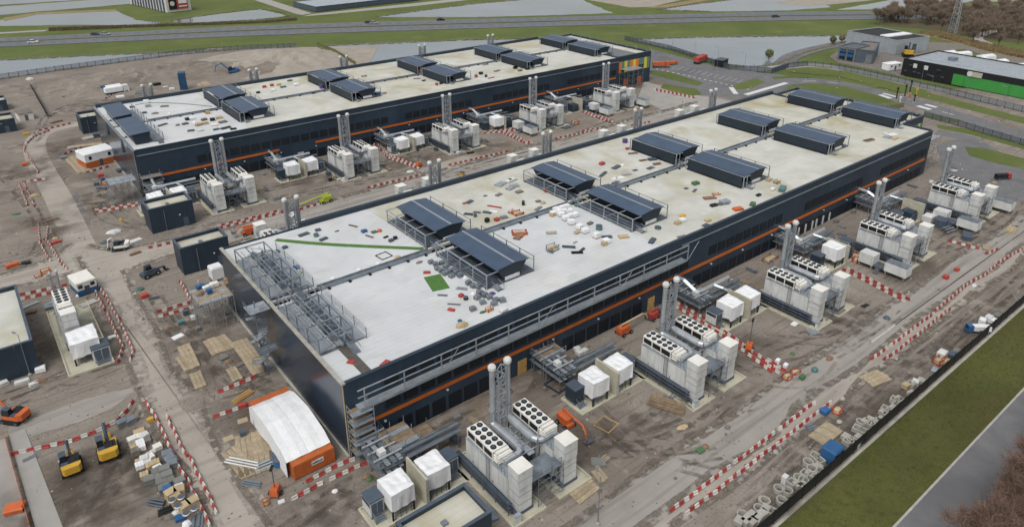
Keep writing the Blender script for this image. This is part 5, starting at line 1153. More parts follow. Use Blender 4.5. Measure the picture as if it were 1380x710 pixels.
# green runner, green mat, black square frame, hose
def mat_strip(name, pts, w, z, m, label, cat, h=.05):
    mb = ribbon(None, pts, w, z+h, m, 3, thick=h); o = obj(name, mb, m); return tag(o, label, cat)
mat_strip('green_runner', [c(11, 105, 585, RZ), c(11, 400, 610, RZ), c(11, 890, 632, RZ)], 1.15, RZ, 'carpet', 'long green artificial turf runner crossing the white roof corner', 'runner')
mat_strip('green_mat', [c(12, 935, 85, RZ), c(12, 985, 160, RZ)], 3.1, RZ, 'carpet', 'square green artificial turf mat on the white roof bay', 'mat')
mat_strip('green_hose', [c(0, 720, 560, RZ), c(0, 800, 548, RZ), c(0, 960, 552, RZ), c(0, 1125, 568, RZ)], .3, RZ, 'green', 'thin green hose curving over the near roof of the rear hall', 'hose', .12)
p = c(11, 680, 670, RZ); t = thing('square_frame', 'empty black square frame lying on the white roof', 'frame', p, .1)
for a in ((-1.2, -1.2, 1.2, -1.05), (-1.2, 1.05, 1.2, 1.2), (-1.2, -1.05, -1.05, 1.05), (1.05, -1.05, 1.2, 1.05)): obj('frame_bar', MB().box(a[0], a[1], 0, a[2], a[3], .12), 'black', t)
p = c(22, 245, 665); t = thing('square_frame', 'empty black square frame lying on the ground by the kiosk', 'frame', p, .1)
for a in ((-1.7, -1.7, 1.7, -1.45), (-1.7, 1.45, 1.7, 1.7), (-1.7, -1.45, -1.45, 1.45), (1.45, -1.45, 1.7, 1.45)): obj('frame_bar', MB().box(a[0], a[1], 0, a[2], a[3], .25), 'navy_plain', t)
p = c(23, 500, 165); t = thing('square_frame', 'pale square timber frame on the dirt between generator yards', 'frame', p, .2)
for a in ((-1.4, -1.4, 1.4, -1.3), (-1.4, 1.3, 1.4, 1.4), (-1.4, -1.3, -1.3, 1.3), (1.3, -1.3, 1.4, 1.3)): obj('frame_bar', MB().box(a[0], a[1], 0, a[2], a[3], .12), 'ply', t)
# ground stores
YARD = 'in the material yard beside the haul road'
for a, b, m in ((703, 258, 'cream'), (735, 244, 'cream'), (772, 240, 'offwhite'), (748, 272, 'wrap'), (755, 297, 'wrap'), (716, 292, 'tan'), (722, 322, 'brown_grey'), (782, 262, 'brown_grey'), (800, 350, 'cream'), (745, 375, 'tan'), (770, 362, 'offwhite'), (786, 378, 'offwhite'), (800, 395, 'tan'), (830, 385, 'tan'), (842, 408, 'wrap'), (745, 395, 'wrap'), (770, 445, 'tan'), (955, 518, 'offwhite'), (840, 295, 'cream')): put('B', c(3, a, b), 1.15, 1.1, random.uniform(.7, 1), m, YARD)
for a, b in ((652, 170), (697, 155), (893, 335), (906, 360), (920, 386), (840, 425), (850, 455), (862, 485), (875, 515), (880, 420), (893, 450), (905, 478), (795, 470), (958, 480)): put('S' if b > 400 else 'W', c(3, a, b), 1.5, 1.25, random.uniform(.8, 1.1), 'conc_dark' if b > 400 else 'galv', YARD)
for a, b in ((915, 568), (962, 552), (946, 598), (990, 638), (1032, 612)): put('C', c(3, a, b), 1.35, 1.3, 1.7, 'tan', 'in the cluster of tall boxed drums by the haul road'); put('D', c(3, a, b, 1.7), .9, .9, .25, 'wrap', 'on top of a tall tan crate')
items(3, 0, YARD, 'W 895 528 1.2 1 1.2 blue;S 740 205 1.6 1.3 .3 tan;P 790 330 3.4 .8 .5 cream 20;T 835 585 2.6 1.2 .8 galv_dark -50;T 880 625 2 1.2 .5 black;K 905 660 1.4 1 .5 brown_grey;K 940 640 1.4 1 .6 offwhite;C 958 668 1.2 1 .5 blue;D 990 585 1 1 .8 offwhite;T 1045 680 2.6 1.6 .6 galv 70;K 995 700 1.3 1.1 .7 wrap;C 800 148 .9 .7 .6 yellow;C 1018 552 1.2 1 .4 conc_dark;T 160 345 2 1 .3 galv')
FEN = 'along the black screened fence'
for i, (a, b) in enumerate(((75, 520), (120, 530), (90, 582), (230, 378), (205, 475), (180, 462), (250, 415), (458, 262), (510, 165), (1, 585))): put('G', c(33, a, b), 1.5, 1.5, .7, 'concrete', FEN)
for a, b in ((145, 488), (265, 345), (290, 372), (215, 440), (265, 455), (295, 428), (440, 268), (484, 278), (490, 200), (530, 218), (560, 175), (585, 180), (640, 95), (660, 112), (690, 45), (700, 75), (30, 640)): put('X', c(33, a, b), 1.3, 1.2, .8, 'concrete', FEN)
for a, b in ((430, 240), (500, 245), (535, 160), (600, 160), (620, 150), (650, 125), (720, 50), (680, 90), (240, 440), (280, 400), (205, 500), (175, 495), (560, 150), (630, 110), (710, 40), (780, 10)): put('B', c(33, a, b), 1.3, 1.1, .7, 'concrete', FEN)
for a, b in ((1335, 580), (1310, 622), (1222, 655)): put('G', c(23, a, b), 1.5, 1.5, .6, 'concrete', FEN)
for a, b in ((1270, 662), (1300, 680), (1345, 628), (1330, 652), (1240, 690), (1205, 692), (1275, 695)): put('W', c(23, a, b), 1.4, 1.2, .9, 'concrete', FEN)
items(32, 0, FEN, 'W 800 660 1.4 1.1 .8 offwhite;B 830 655 1.4 1.1 .8 concrete;X 780 672 1.3 1.2 .8 concrete;W 905 600 1.6 1.2 .8 galv_light;W 940 520 1.8 1.4 1.4 offwhite;R 925 550 1.8 1.4 1.2 red;R 965 555 1.8 1.4 1.2 red;S 1000 510 2 1.2 .6 slate;W 1190 325 1.6 1.2 1.2 offwhite;W 1210 335 1.4 1.2 1 wrap;B 750 680 1.3 1 .8 tan;W 1155 340 1.4 1.2 1.2 wrap;S 1020 490 2 1.2 .4 conc_dark;S 1140 380 2 1.6 .8 slate;W 1240 300 1.8 1.2 .5 conc_dark')
items(33, 0, 'beside the double barrier row', 'W 320 105 1.5 1.2 .9 blue;R 385 100 1.6 1.3 1 red;K 398 152 1.1 .8 .35 concrete;K 60 315 .9 .8 .5 concrete;K 415 30 1.1 .8 .35 concrete;T 245 180 1.8 1.2 .4 galv;C 105 478 .9 .7 1.4 offwhite')
items(23, 0, 'on the dirt beside the service road', 'C 1000 305 1.2 1 .3 green;K 1028 285 1.2 1 .4 rust;K 1145 182 1 .8 .5 bush' .replace(' bush', ' conc_dark')+';S 458 372 2.2 1.6 .5 conc_dark -40;K 905 180 2.2 1 .2 tan')
items(32, 0, 'on the dirt beside the service road', 'K 348 525 1.6 1 .4 rust;W 70 550 .9 .7 .9 wrap;W 112 572 .9 .7 .8 wrap;R 120 630 1.4 1.2 1 red;R 165 600 1.6 1 .6 red;C 200 632 1.1 .8 .7 green;K 268 590 1.4 1.1 .7 teal;K 150 500 1 .8 .3 green;K 480 350 1.6 1.2 .4 conc_dark;K 650 310 1.6 1.2 .4 galv_dark;C 963 100 1.1 1 .8 red;C 1022 58 1.2 .8 .6 red;S 160 342 1.4 1 .2 wrap;K 1115 140 1.4 1 .4 offwhite;S 535 245 1.8 .8 .15 black;R 490 10 1.8 1.2 1 red')
items(2, 0, 'on the dirt near the loading scaffold', 'D 745 160 1.4 1.4 .4 vivid_green;W 770 200 1.5 1.3 .9 red;T 820 205 2.2 1 .4 galv_dark;K 895 370 1 .8 .6 rust;C 965 342 1.1 1 .8 teal;C 990 292 1 .9 1 slate;W 1028 318 .9 .9 .9 offwhite;C 1055 375 .9 .8 .7 conc_dark;S 945 408 2 1.3 .12 wrap;K 1060 250 1 1 .5 brown_grey;S 1190 525 1.6 1.1 .4 conc_dark;K 1215 545 1.4 1.2 .5 rust;S 1275 560 1.4 1 .3 brown_grey;S 600 412 1.6 1 .3 offwhite;K 210 650 2.6 1.2 .5 rust;S 180 665 1.4 .9 .5 offwhite;S 118 650 2.2 1 .4 offwhite;S 10 665 2 1.2 .6 offwhite;W 218 592 1.6 1.2 .9 wrap;S 170 283 1.6 1 .5 rust;S 160 245 3.4 .8 .3 galv_light 20;W 280 255 2.6 2.2 1 galv;S 470 235 3.2 1.8 .3 concrete 20;K 425 190 1.6 1.2 .4 wrap')
items(2, 6.3, 'on the plywood deck of the loading scaffold', 'W 1065 150 1.6 1 .7 blue;W 1100 158 1.4 1 .8 wrap;W 1140 142 1.6 1.2 .9 cream;K 1065 185 1.4 1.2 .6 rust;C 1115 178 .9 .9 .9 blue;R 1205 125 1 .8 1.2 tan;W 1090 140 2.4 .8 .5 teal')
put('W', c(2, 1155, 100), 2.6, 2.6, 3.2, 'wrap', 'beside the track plant house', .05)
items(1, 0, 'on the churned ground by the side track', 'K 188 355 2.6 1.6 .8 tan;P 480 392 3.2 1.2 .3 timber -40;K 605 545 3.6 2.2 .6 offwhite;S 720 595 3 1.6 .5 offwhite 15;K 560 600 2.2 1.4 .5 slate;K 645 482 1 .7 .6 yellow;D 575 636 .9 .9 .7 lime;W 135 190 1.6 1.3 .9 safety_orange;C 140 28 1.8 1 .8 yellow;D 548 275 1.3 1.3 1.2 blue;R 560 290 1.8 1.4 1 red;C 515 295 1.2 1.1 .8 slate;C 540 255 1.6 1.2 1.2 red;K 85 450 2.4 1.4 .3 carpet;S 300 600 2.2 1 .5 red;K 295 580 1.4 1 .5 tan;K 180 535 1.8 1 .4 red;S 270 485 4 .4 .4 rust 10;S 380 105 2.6 .8 .6 galv_light 15;C 340 155 1.6 1.4 .8 galv;C 420 130 1.5 1.4 .8 teal;W 515 40 2 2 1.4 slate;S 475 45 4 3 .4 concrete 10;T 545 315 3 1 .7 galv_dark -50;C 670 215 5 2 .8 slate 10;S 720 660 2.4 .8 .5 rust;P 390 245 6 .7 .3 mat_wood 15;K 40 296 1.4 1 .5 conc_dark;K 70 370 1.2 .9 .6 conc_dark'.replace('carpet', 'green'))
items(2, 0, 'beside the dirt track junction', 'W 70 40 2.6 1.2 1 safety_orange;R 245 70 1.8 1.2 .9 safety_orange;R 205 92 1.4 .9 .6 red;S 95 38 3 1.4 .2 conc_dark;C 140 22 1.8 1.2 .5 black')
items(0, 0, 'on the dirt beyond the rear hall gable', 'C 350 522 2.4 1.2 1 rust;W 375 518 1.8 1.2 .7 offwhite;D 562 485 3.2 3.2 2.4 blue;C 835 462 3 2 1.6 black;W 640 520 3 2 .8 wrap;S 745 490 3 2 .8 galv;T 745 500 4 2 .8 galv;W 880 470 2 1.4 .8 offwhite;W 915 480 1.8 1.4 1 wrap;S 300 650 4 1.6 .6 rust 20;K 160 425 3 2 1 offwhite;C 515 680 2.2 1.4 3.4 wrap')
items(13, 0, 'on the ground around the white tent', 'D 115 350 1.5 1.5 1.1 blue;D 122 378 1.5 1.5 1.1 blue;T 45 385 2.4 1.4 .8 galv_light;W 110 260 1.4 1.3 1.6 offwhite;W 155 345 1.2 1 1 wrap;K 420 520 .9 .7 .3 wrap;S 135 575 .9 .7 .15 offwhite;K 590 445 1.4 1 .5 rust;K 605 458 1 .8 .4 green;R 55 590 .8 .6 1 safety_orange;S 640 640 1.8 .9 .4 wrap')
items(3, 0, 'on the ground around the white tent', 'R 1368 100 2 1.8 2 safety_orange;W 1380 150 2 1.8 1.4 safety_orange;P 1290 22 3.6 1.2 .5 ply 20;S 1290 70 1.2 .9 .6 red;W 1293 225 .9 .9 1 slate;T 1295 375 5.5 1.2 .9 offwhite -52;S 1215 240 1.6 1.2 .1 mat_wood;S 1290 145 1.6 1.2 .1 mat_wood;T 1340 480 3 1 .4 galv -50')
items(22, 0, 'on the yard in front of the orange-striped wall', 'T 215 605 2 1 .5 slate;S 160 600 1.4 1 .4 conc_dark;S 370 560 1.6 1 .4 galv')
items(11, 0, 'in the yard of the rear hall', 'D 395 272 1.1 1.1 1.1 black;W 470 270 1.1 .8 1 offwhite;W 440 268 1.2 .6 .5 offwhite;S 1140 125 2.4 1 .4 black;W 1008 118 1 .7 .4 offwhite;D 1095 245 1.6 1.6 1.2 yellow;K 820 225 2.6 1.6 .5 offwhite;K 870 188 1.5 1.2 1 safety_orange;W 1075 130 1.2 1 .9 offwhite')
items(20, 0, 'in the yard of the rear hall', 'D 510 615 2.2 2.2 1.8 offwhite;R 335 662 2.4 1.6 1.4 red;C 410 590 3 2 2 slate;T 450 600 3.6 2 1.8 black;T 480 590 3.6 2 1.4 galv_dark;T 290 680 4 2 1 galv')
items(31, 0, 'beside the last generator yards', 'W 870 490 2.6 2.4 2 offwhite;T 970 540 3.4 2.2 1.6 galv;C 935 515 3.4 2.6 2.2 slate;C 1075 575 4 2 1 slate 20;P 1310 535 4 2 .5 tan 10;S 1180 630 3 1.6 .4 mat_wood 20;R 490 690 2 1.6 1.6 red;D 1220 280 1.6 1.6 .8 tan;D 1005 215 2.2 2.2 .8 offwhite;R 30 690 4 2 .8 rust')
for hy, wh in ((0, 'walkway hall'), (122.5, 'rear hall')):
    for i, ux in enumerate(UX):
        for j in range(11):
            k_, m_, sx_, sy_, sz_ = random.choice((('T', 'galv', 3, 1, .5), ('T', 'galv_light', 2.4, .9, .5), ('W', 'offwhite', 1.2, 1, .9), ('C', 'slate', 1.4, 1.1, 1), ('S', 'galv', 2, 1.1, .4), ('P', 'mat_wood', 3, 1, .4), ('R', 'galv', 1.6, 1.2, 1.2), ('C', 'conc_dark', 1.2, 1, .8), ('D', 'galv_light', .8, .8, 1)))
            x_, y_ = (ux+random.uniform(4, 33), hy-random.uniform(1.2, 7)) if j < 7 else (ux+random.choice((17.8, 26.2, 28, 10)), hy-random.uniform(15, 25))
            put(k_, (x_, y_, .05), sx_, sy_, sz_, m_, 'in the %s yard strip of the %s' % (ORD[i], wh), random.choice((0, pi/2))+random.uniform(-.2, .2))
for p, *_ in KIND.values(): p.done()
# timber mats, each plank a part
def timber_mat(cr, a, b, a2, b2, w, label, m='mat_wood', n=None):
    p, q = c(cr, a, b), c(cr, a2, b2); d = q-p; L = d.length; n = n or max(3, round(w/.7))
    t = thing('timber_mat', label, 'timber mat', (p+q)/2, atan2(d.y, d.x), 'timber ground mats'); pl = MB().box(-L/2, 0, 0, L/2, w/n-.04, .16).mesh('plank')
    for i in range(n): obj('plank', pl, m, t, (random.uniform(-.15, .15), -w/2+i*w/n, .03+.004*(i % 3)))
TM = ((2, 975, 455, 1030, 575, 2.2, 'beside the loading scaffold, two planks askew'), (2, 960, 520, 1008, 588, 1.6, 'overlapping another mat near the loading scaffold'), (2, 1035, 600, 1070, 680, 1.9, 'lying alone on the rutted dirt'), (2, 1110, 425, 1160, 500, 2.2, 'under the spiral stair side of the scaffold'), (2, 1160, 410, 1225, 480, 2.4, 'against the scaffold foot'), (2, 1270, 430, 1390, 600, 3, 'the longest, running along the glossy gable'), (2, 1225, 575, 1265, 640, 1.7, 'between the long mat and the barriers'),
      (3, 1330, 210, 1360, 430, 4.5, 'forming a platform before the tent'), (3, 1215, 300, 1330, 440, 2.4, 'with a white pipe lying on it'), (13, 20, 210, 40, 320, 4, 'at the tent side entrance'), (1, 375, 145, 450, 225, 3.6, 'beside the small orange-based tent'), (1, 360, 95, 560, 70, 2.4, 'leading to the rear hall gable'), (0, 985, 370, 1090, 460, 5, 'forming a ramp over the spoil heap'), (23, 330, 565, 440, 480, 2.2, 'along the generator pad kerb'), (23, 440, 405, 490, 465, 1.6, 'beside the generator pad corner'), (32, 540, 650, 640, 610, 3, 'beside the service road'))
for cr, a, b, a2, b2, w, lb in TM: timber_mat(cr, a, b, a2, b2, w, 'weathered timber mat '+lb)
timber_mat(33, 285, 190, 375, 245, 5.2, 'wide plywood sheet lying between barriers and fence', 'mat_wood', 3)
for k in range(3):
    p = c(23, 825, 65); t = thing('timber_stack', 'low stack of long brown beams between two generator yards', 'timber', p, rad(-66)) if k == 0 else t
    for i in range(6-k): obj('beam', MB().box(-3+.2*k, -1.4+i*.46+k*.2, .1+k*.28, 3-.15*i, -1.02+i*.46+k*.2, .36+k*.28), 'timber', t)
# ---------------------------------------------------------------- vehicles and machines
def excavator(loc, rz, label, m, s=1., reach=1., dig=0, hm=None):
    t = thing('excavator', label, 'excavator', loc, rz); t.scale = (s,)*3
    for y in (-1.25, 1.25):
        tr = obj('track', MB().xz([(-1.9, .25), (-1.6, 0), (1.6, 0), (1.9, .25), (1.9, .6), (1.6, .85), (-1.6, .85), (-1.9, .6)], y-.3, y+.3), 'rubber', t)
        for x in (-1.4, 1.4): obj('sprocket', MB().bar((x, y-.33, .43), (x, y+.33, .43), .3, 8), 'slate', tr)
    obj('undercarriage', MB().box(-.8, -.95, .4, .8, .95, .95), 'slate', t)
    h = obj('house', MB().prism([(-2.3, -1.0), (-1.9, -1.35), (1.3, -1.35), (1.3, 1.35), (-1.9, 1.35), (-2.3, 1.0)], 1.0, 1.75), hm or m, t)
    obj('counterweight', MB().prism([(-2.6, -1.0), (-2.1, -1.36), (-1.5, -1.36), (-1.5, 1.36), (-2.1, 1.36), (-2.6, 1.0)], 1.05, 2.25), m, t)
    obj('engine_cover', MB().box(-1.49, -1.2, 1.752, .2, .3, 2.25), 'rubber', t)
    obj('side_cover', MB().box(-1.45, .31, 1.752, -.4, 1.25, 2.05), 'slate', t); obj('exhaust', MB().bar((-1.0, -.8, 2.25), (-1.0, -.8, 2.8), .07, 6), 'black', t)
    obj('blade', MB().box(1.95, -1.3, .1, 2.1, 1.3, .6), 'slate', t)
    cb = obj('cab', MB().frus(-.3, .35, 1.35, 1.3, 1.752, -.25, .4, 1.0, 1.25, 3.1), 'glass_dark', t)
    obj('cab_roof', MB().box(-.35, .33, 3.1, 1.05, 1.32, 3.2), 'slate', cb)
    b0, b1, b2 = (1.0, -.2, 1.7), (2.9*reach, -.2, 3.9+dig), (4.6*reach, -.2, 3.2+dig)
    bm = obj('boom', MB().tube([b0, b1, b2], .26, 4), m if m != 'yellow' else 'slate', t)
    st = obj('stick', MB().bar(b2, (5.3*reach, -.2, .9), .2), m if m != 'yellow' else 'slate', t)
    obj('ram', MB().bar((1.5, .1, 1.9), (3.0*reach, .1, 3.6+dig), .09, 6), 'galv_light', bm); obj('ram', MB().bar((3.6*reach, -.2, 4.0+dig), (4.9*reach, -.2, 2.9), .08, 6), 'galv_light', st)
    obj('bucket', MB().xz([(4.6*reach, .1), (5.5*reach, .05), (5.7*reach, .5), (5.4*reach, 1.0), (4.9*reach, .8)], -.7, .3), m if m == 'yellow' else 'slate', t)
    return t
def to(p, q): d = q-p; return atan2(d.y, d.x)
p, q = c(3, 580, 320), c(3, 555, 200); excavator(p, to(p, q), 'yellow excavator with its raised yellow bucket facing the barrier row', 'yellow', .95, .8)
p, q = c(3, 385, 400), c(3, 360, 290); excavator(p, to(p, q), 'yellow and grey excavator with muddy blade, parked next to a yellow excavator', 'yellow', .9, .7, 0, 'rubber')
p, q = c(3, 85, 140), c(3, 0, 128); excavator(p, to(p, q), 'orange excavator with black cab on the dirt beside the pale slab track', 'safety_orange', .85, .9)
p, q = c(0, 1235, 395), c(0, 1165, 400); excavator(p, to(p, q), 'blue long-armed excavator at the foot of the sand heap', 'blue', 1.15, 1.2, .6)
p, q = c(1, 640, 635), c(1, 600, 640); excavator(p, to(p, q), 'pale mini digger with yellow tail beside the churned track', 'cream', .8, .6)
def wheelset(t, xs, ys, r, m='rubber'):
    for x in xs:
        for y in ys:
            w = obj('wheel', MB().bar((x, y-.16, r), (x, y+.16, r), r, 12), m, t); obj('hub', MB().bar((x, y-.18, r), (x, y+.18, r), r*.45, 8), 'galv_light', w)
def lift(loc, rz, label, m, boom, s=1., bm=None):
    t = thing('boom_lift', label, 'boom lift', loc, rz); t.scale = (s,)*3
    obj('chassis', MB().box(-1.5, -.85, .35, 1.5, .85, .95), m, t); wheelset(t, (-1.1, 1.1), (-1.0, 1.0), .45)
    obj('turret', MB().prism([(-1.7, -.8), (.9, -.8), (1.1, 0), (.9, .8), (-1.7, .8)], 1.0, 1.9), m, t)
    b = obj('boom', MB().tube(boom, .2, 4), bm or m, t); obj('boom_tip', MB().bar(boom[-2], boom[-1], .13), 'galv_light', b)
    x, y, z = boom[-1]; k = MB()
    for a in ((-.5, -.9), (-.5, .9), (.5, -.9), (.5, .9)): k.bar((x+.5+a[0], y+a[1], z), (x+.5+a[0], y+a[1], z+1.1), .05)
    k.box(x, y-.9, z-.06, x+1, y+.9, z); k.bar((x, y-.9, z+1.1), (x, y+.9, z+1.1), .04).bar((x+1, y-.9, z+1.1), (x+1, y+.9, z+1.1), .04).bar((x, y-.9, z+1.1), (x+1, y-.9, z+1.1), .04).bar((x, y+.9, z+1.1), (x+1, y+.9, z+1.1), .04)
    obj('basket', k, 'galv_dark', t)
    return t
p, q = c(23, 285, 165), c(23, 430, 290); lift(p, to(p, q), 'orange articulated boom lift folded low beside the first generator yard', 'safety_orange', [(-1.2, .4, 1.9), (-1.3, .4, 2.7), (4.4, .2, 2.7), (5.4, .1, 1.6), (5.6, .1, .6)], .85)
p, q = c(22, 595, 390), c(22, 760, 300); lift(p, to(p, q), 'orange-bodied boom lift with long tan boom under the striped wall', 'safety_orange', [(-1.2, 0, 1.9), (-1, 0, 2.4), (5.5, 0, 2.5), (7, 0, 1.6), (7.4, 0, .5)], .9, 'tan')
p, q = c(11, 370, 385), c(11, 240, 425); lift(p, to(p, q), 'lime boom lift with lowered boom on the centre road', 'lime', [(-1.2, 0, 1.9), (-1, 0, 2.6), (8, 0, 1.6), (9, 0, .6)], .95)
p, q = c(1, 1320, 555), c(1, 1280, 565); lift(p, to(p, q), 'orange compact boom lift near the track plant house', 'safety_orange', [(-1.2, 0, 1.9), (-1, 0, 2.3), (2, 0, 2.5), (3, 0, 1.4)], .95)
p, q = c(22, 750, 310), c(22, 780, 290); lift(p, to(p, q), 'red stubby boom lift beside the plywood door', 'red', [(-1, 0, 1.9), (-.8, 0, 2.4), (1.4, 0, 2.4), (2, 0, 1.2)], .8)
def light_trailer(loc, rz, label, h=6):
    t = thing('light_trailer', label, 'light tower', loc, rz, 'mobile lighting trailers')
    obj('trailer_body', MB().frus(-.9, -.6, .9, .6, .4, -.7, -.5, .7, .5, 1.3), 'safety_orange', t); wheelset(t, (0,), (-.75, .75), .3)
    obj('mast', MB().bar((0, 0, 1.3), (0, 0, h), .07, 6), 'galv_dark', t); obj('lamp_bar', MB().box(-.5, -.15, h, .5, .15, h+.3), 'black', t)
    obj('outrigger', MB().bar((-1.4, -1, .1), (1.4, 1, .1), .06).bar((-1.4, 1, .1), (1.4, -1, .1), .06), 'galv', t)
light_trailer(c(22, 1258, 475), .4, 'orange lighting trailer with black mast inside the double barrier row'); light_trailer(c(13, 105, 535), .9, 'orange lighting trailer beside the lettered container', 4.5); light_trailer(c(11, 866, 195), .2, 'orange lighting trailer between rear hall yards', 5)
def car(loc, rz, label, m, s=1., group=None):
    t = thing('car', label, 'car', loc, rz, group); t.scale = (s,)*3
    obj('body', MB().xz([(-2.2, .3), (2.2, .3), (2.25, .7), (1.3, .9), (-2.1, .95), (-2.25, .7)], -.88, .88), m, t)
    cb = obj('cabin', MB().frus(-1.9, -.8, 1.2, .8, .93, -1.3, -.65, .35, .65, 1.45), 'glass_dark', t); obj('roof', MB().box(-1.25, -.62, 1.45, .3, .62, 1.5), m, cb)
    wheelset(t, (-1.35, 1.35), (-.8, .8), .32)
    for y in (-.6, .6): obj('headlight', MB().box(2.2, y-.18, .6, 2.27, y+.18, .75), 'offwhite', t)
    return t
HD = atan2(-58, 110)
for x, y, m, lb in ((45, 58.2, 'car_white', 'white car alone on the near carriageway of the highway'), (129, 47.6, 'car_grey', 'dark car just behind a grey car on the highway'), (142, 47.6, 'pale_clad', 'silver-grey car just ahead of a dark car on the highway'), (497, 31.5, 'car_grey', 'grey car leading its neighbour on the highway'), (504, 32.5, 'pale_clad', 'pale car close behind its neighbour on the highway'), (594, 28, 'black', 'black car alone on the far carriageway of the highway'), (1045, 23.6, 'car_grey', 'dark car on the highway before the pond with the sand field'), (1190, 22.6, 'blue', 'blue and white car on the highway near the bare wood')):
    car(g(x, y, .12), HD, lb, m, 1.15, 'cars on the highway')
def truck(loc, rz, label, m, load, s=1.):
    t = thing('truck', label, 'truck', loc, rz); t.scale = (s,)*3
    obj('cab', MB().frus(2.0, -1.1, 3.9, 1.1, .6, 2.0, -1.1, 3.6, 1.1, 2.9), m, t); obj('windscreen', MB().face([(3.79, -1, 1.5), (3.79, 1, 1.5), (3.66, 1, 2.7), (3.66, -1, 2.7)]), 'glass_dark', t)
    obj('bed', MB().box(-4, -1.15, .9, 1.9, 1.15, 1.1), 'slate', t); obj('load', MB().frus(-3.9, -1.1, 1.8, 1.1, 1.1, -3.8, -1.05, 1.7, 1.05, 2.7), load, t); wheelset(t, (-3, -1.9, 2.8), (-1, 1), .5)
truck(c(20, 1000, 335), .2, 'red truck parked at the pond edge of the car park', 'red', 'red', 1.2); truck(c(20, 790, 360), -.6, 'orange lorry crane parked in the car park', 'safety_orange', 'safety_orange', 1.0); truck(c(20, 855, 345), -.3, 'small orange pickup parked in the car park', 'safety_orange', 'safety_orange', .6)
truck(c(31, 1265, 262), -.5, 'red and black truck on the end yard', 'red', 'black', .6); truck(c(0, 625, 500), .1, 'white tank truck beyond the rear hall gable', 'car_white', 'wrap', 1.15); truck(c(32, 1130, 385), 2.4, 'white and blue machine parked against the black fence', 'blue', 'wrap', .55)
p = c(2, 800, 85); t = thing('telehandler', 'grey telehandler with green tank beside it near the track plant house', 'telehandler', p, .3)
obj('chassis', MB().box(-1.8, -.9, .5, 1.8, .9, 1.1), 'slate', t); obj('cab', MB().frus(-.8, 0, .7, .95, 1.1, -.6, .05, .5, .9, 2.4), 'glass_dark', t); obj('boom', MB().bar((-1.6, -.5, 1.6), (3, -.5, 1.2), .22), 'galv_dark', t); obj('forks', MB().box(3, -.9, .2, 3.9, -.75, .3).box(3, -.3, .2, 3.9, -.15, .3).box(2.95, -1, .2, 3.05, 0, 1.3), 'black', t); wheelset(t, (-1.2, 1.2), (-.95, .95), .55)
# boxes and cabins
def cabin(loc, rz, L, w, h, wall, roof, label, base=None):
    t = thing('site_cabin', label, 'cabin', loc, rz)
    obj('wall', MB().box(-L/2, -w/2, .15 if base is None else h*.45, L/2, w/2, h), wall, t)
    if base: obj('lower_wall', MB().box(-L/2-.02, -w/2-.02, .15, L/2+.02, w/2+.02, h*.448), base, t)
    obj('roof', MB().frus(-L/2-.1, -w/2-.1, L/2+.1, w/2+.1, h, -L/2+.1, -w/2+.1, L/2-.1, w/2-.1, h+.25), roof, t)
    obj('door', MB().box(-.5, -w/2-.06, .2, .45, -w/2-.025, min(2.1, h-.3)), 'slate', t); obj('skid', MB().box(-L/2, -w/2+.1, 0, L/2, -w/2+.35, .145).box(-L/2, w/2-.35, 0, L/2, w/2-.1, .145), 'black', t)
    for x in (-L*.33, L*.3): f = obj('window', MB().box(x-.4, -w/2-.05, h*.6, x+.4, -w/2-.003, h*.85), 'glass_dark', t)
cabin(c(2, 450, 160), .15, 3.6, 5, 3.0, 'cream', 'cream', 'cream-roofed cabin with blue lower walls beside the haul road', 'blue')
cabin(c(33, 352, 352), 0, 2.5, 2.1, 2.3, 'blue', 'blue', 'bright blue box container with pale stripe against the black fence', 'blue')
cabin(c(0, 612, 492), .1, 5.5, 3.4, 2.8, 'cream', 'wrap', 'cream site cabin with white top beyond the rear hall gable')
cabin(c(0, 978, 475), 1.2, 2.8, 2.6, 7.0, 'deep_blue', 'deep_blue', 'tall blue silo-like box in front of the spoil heap')
cabin(c(1, 520, 175), .2, 8.6, 6.6, 4.2, 'wrap', 'wrap', 'small white tent cabin on an orange base by the rear hall gable', 'container_orange')
cabin(g(21, 688), 1.25, 1.5, 2.2, .7, 'safety_orange', 'safety_orange', 'low orange box on the concrete slab edge')
# concrete slab with orange edge mesh, bottom corner
a, b, d = g(7, 590), g(36, 712), g(60, 780)
t = thing('edge_mesh', 'orange safety mesh standing along the edge of a concrete slab', 'safety mesh', (a.x, a.y, 0)); v = d-a; n_ = 10
for i in range(n_): obj('mesh_panel', MB().obox(v.x*(i+.5)/n_, v.y*(i+.5)/n_, .25, v.length/n_-.1, .05, .8, atan2(v.y, v.x)), 'safety_orange', t); obj('mesh_post', MB().bar((v.x*i/n_, v.y*i/n_, 0), (v.x*i/n_, v.y*i/n_, 1.2), .04), 'galv', t)
sheet('concrete_apron', [a+Vector((.5, .3, 0)), d+Vector((.5, .3, 0)), d+Vector((3.4, .6, 0)), a+Vector((2.6, .4, 0))], .12, 'paving'); sheet('floor_slab', [a, d, d+Vector((-30, -2, 0)), a+Vector((-30, -2, 0))], .06, 'paving')
# white pipes, formwork lines on the left lots
for cr, x, y, x2, y2, lb in ((1, 340, 310-40, 520, 265, 'by the side track'), (0, 165, 470, 240, 600, 'across the bare lot')):
    p, q = c(cr, x, y), c(cr, x2, y2)
    t = thing('pipe_run', 'thin grey pipe laid on the dirt '+lb, 'pipe', p); n_ = 6
    for i in range(n_): u, w_ = (q-p)*i/n_, (q-p)*(i+.97)/n_; obj('pipe_length', MB().bar((u.x, u.y, .15), (w_.x, w_.y, .15), .14, 6), 'galv', t)
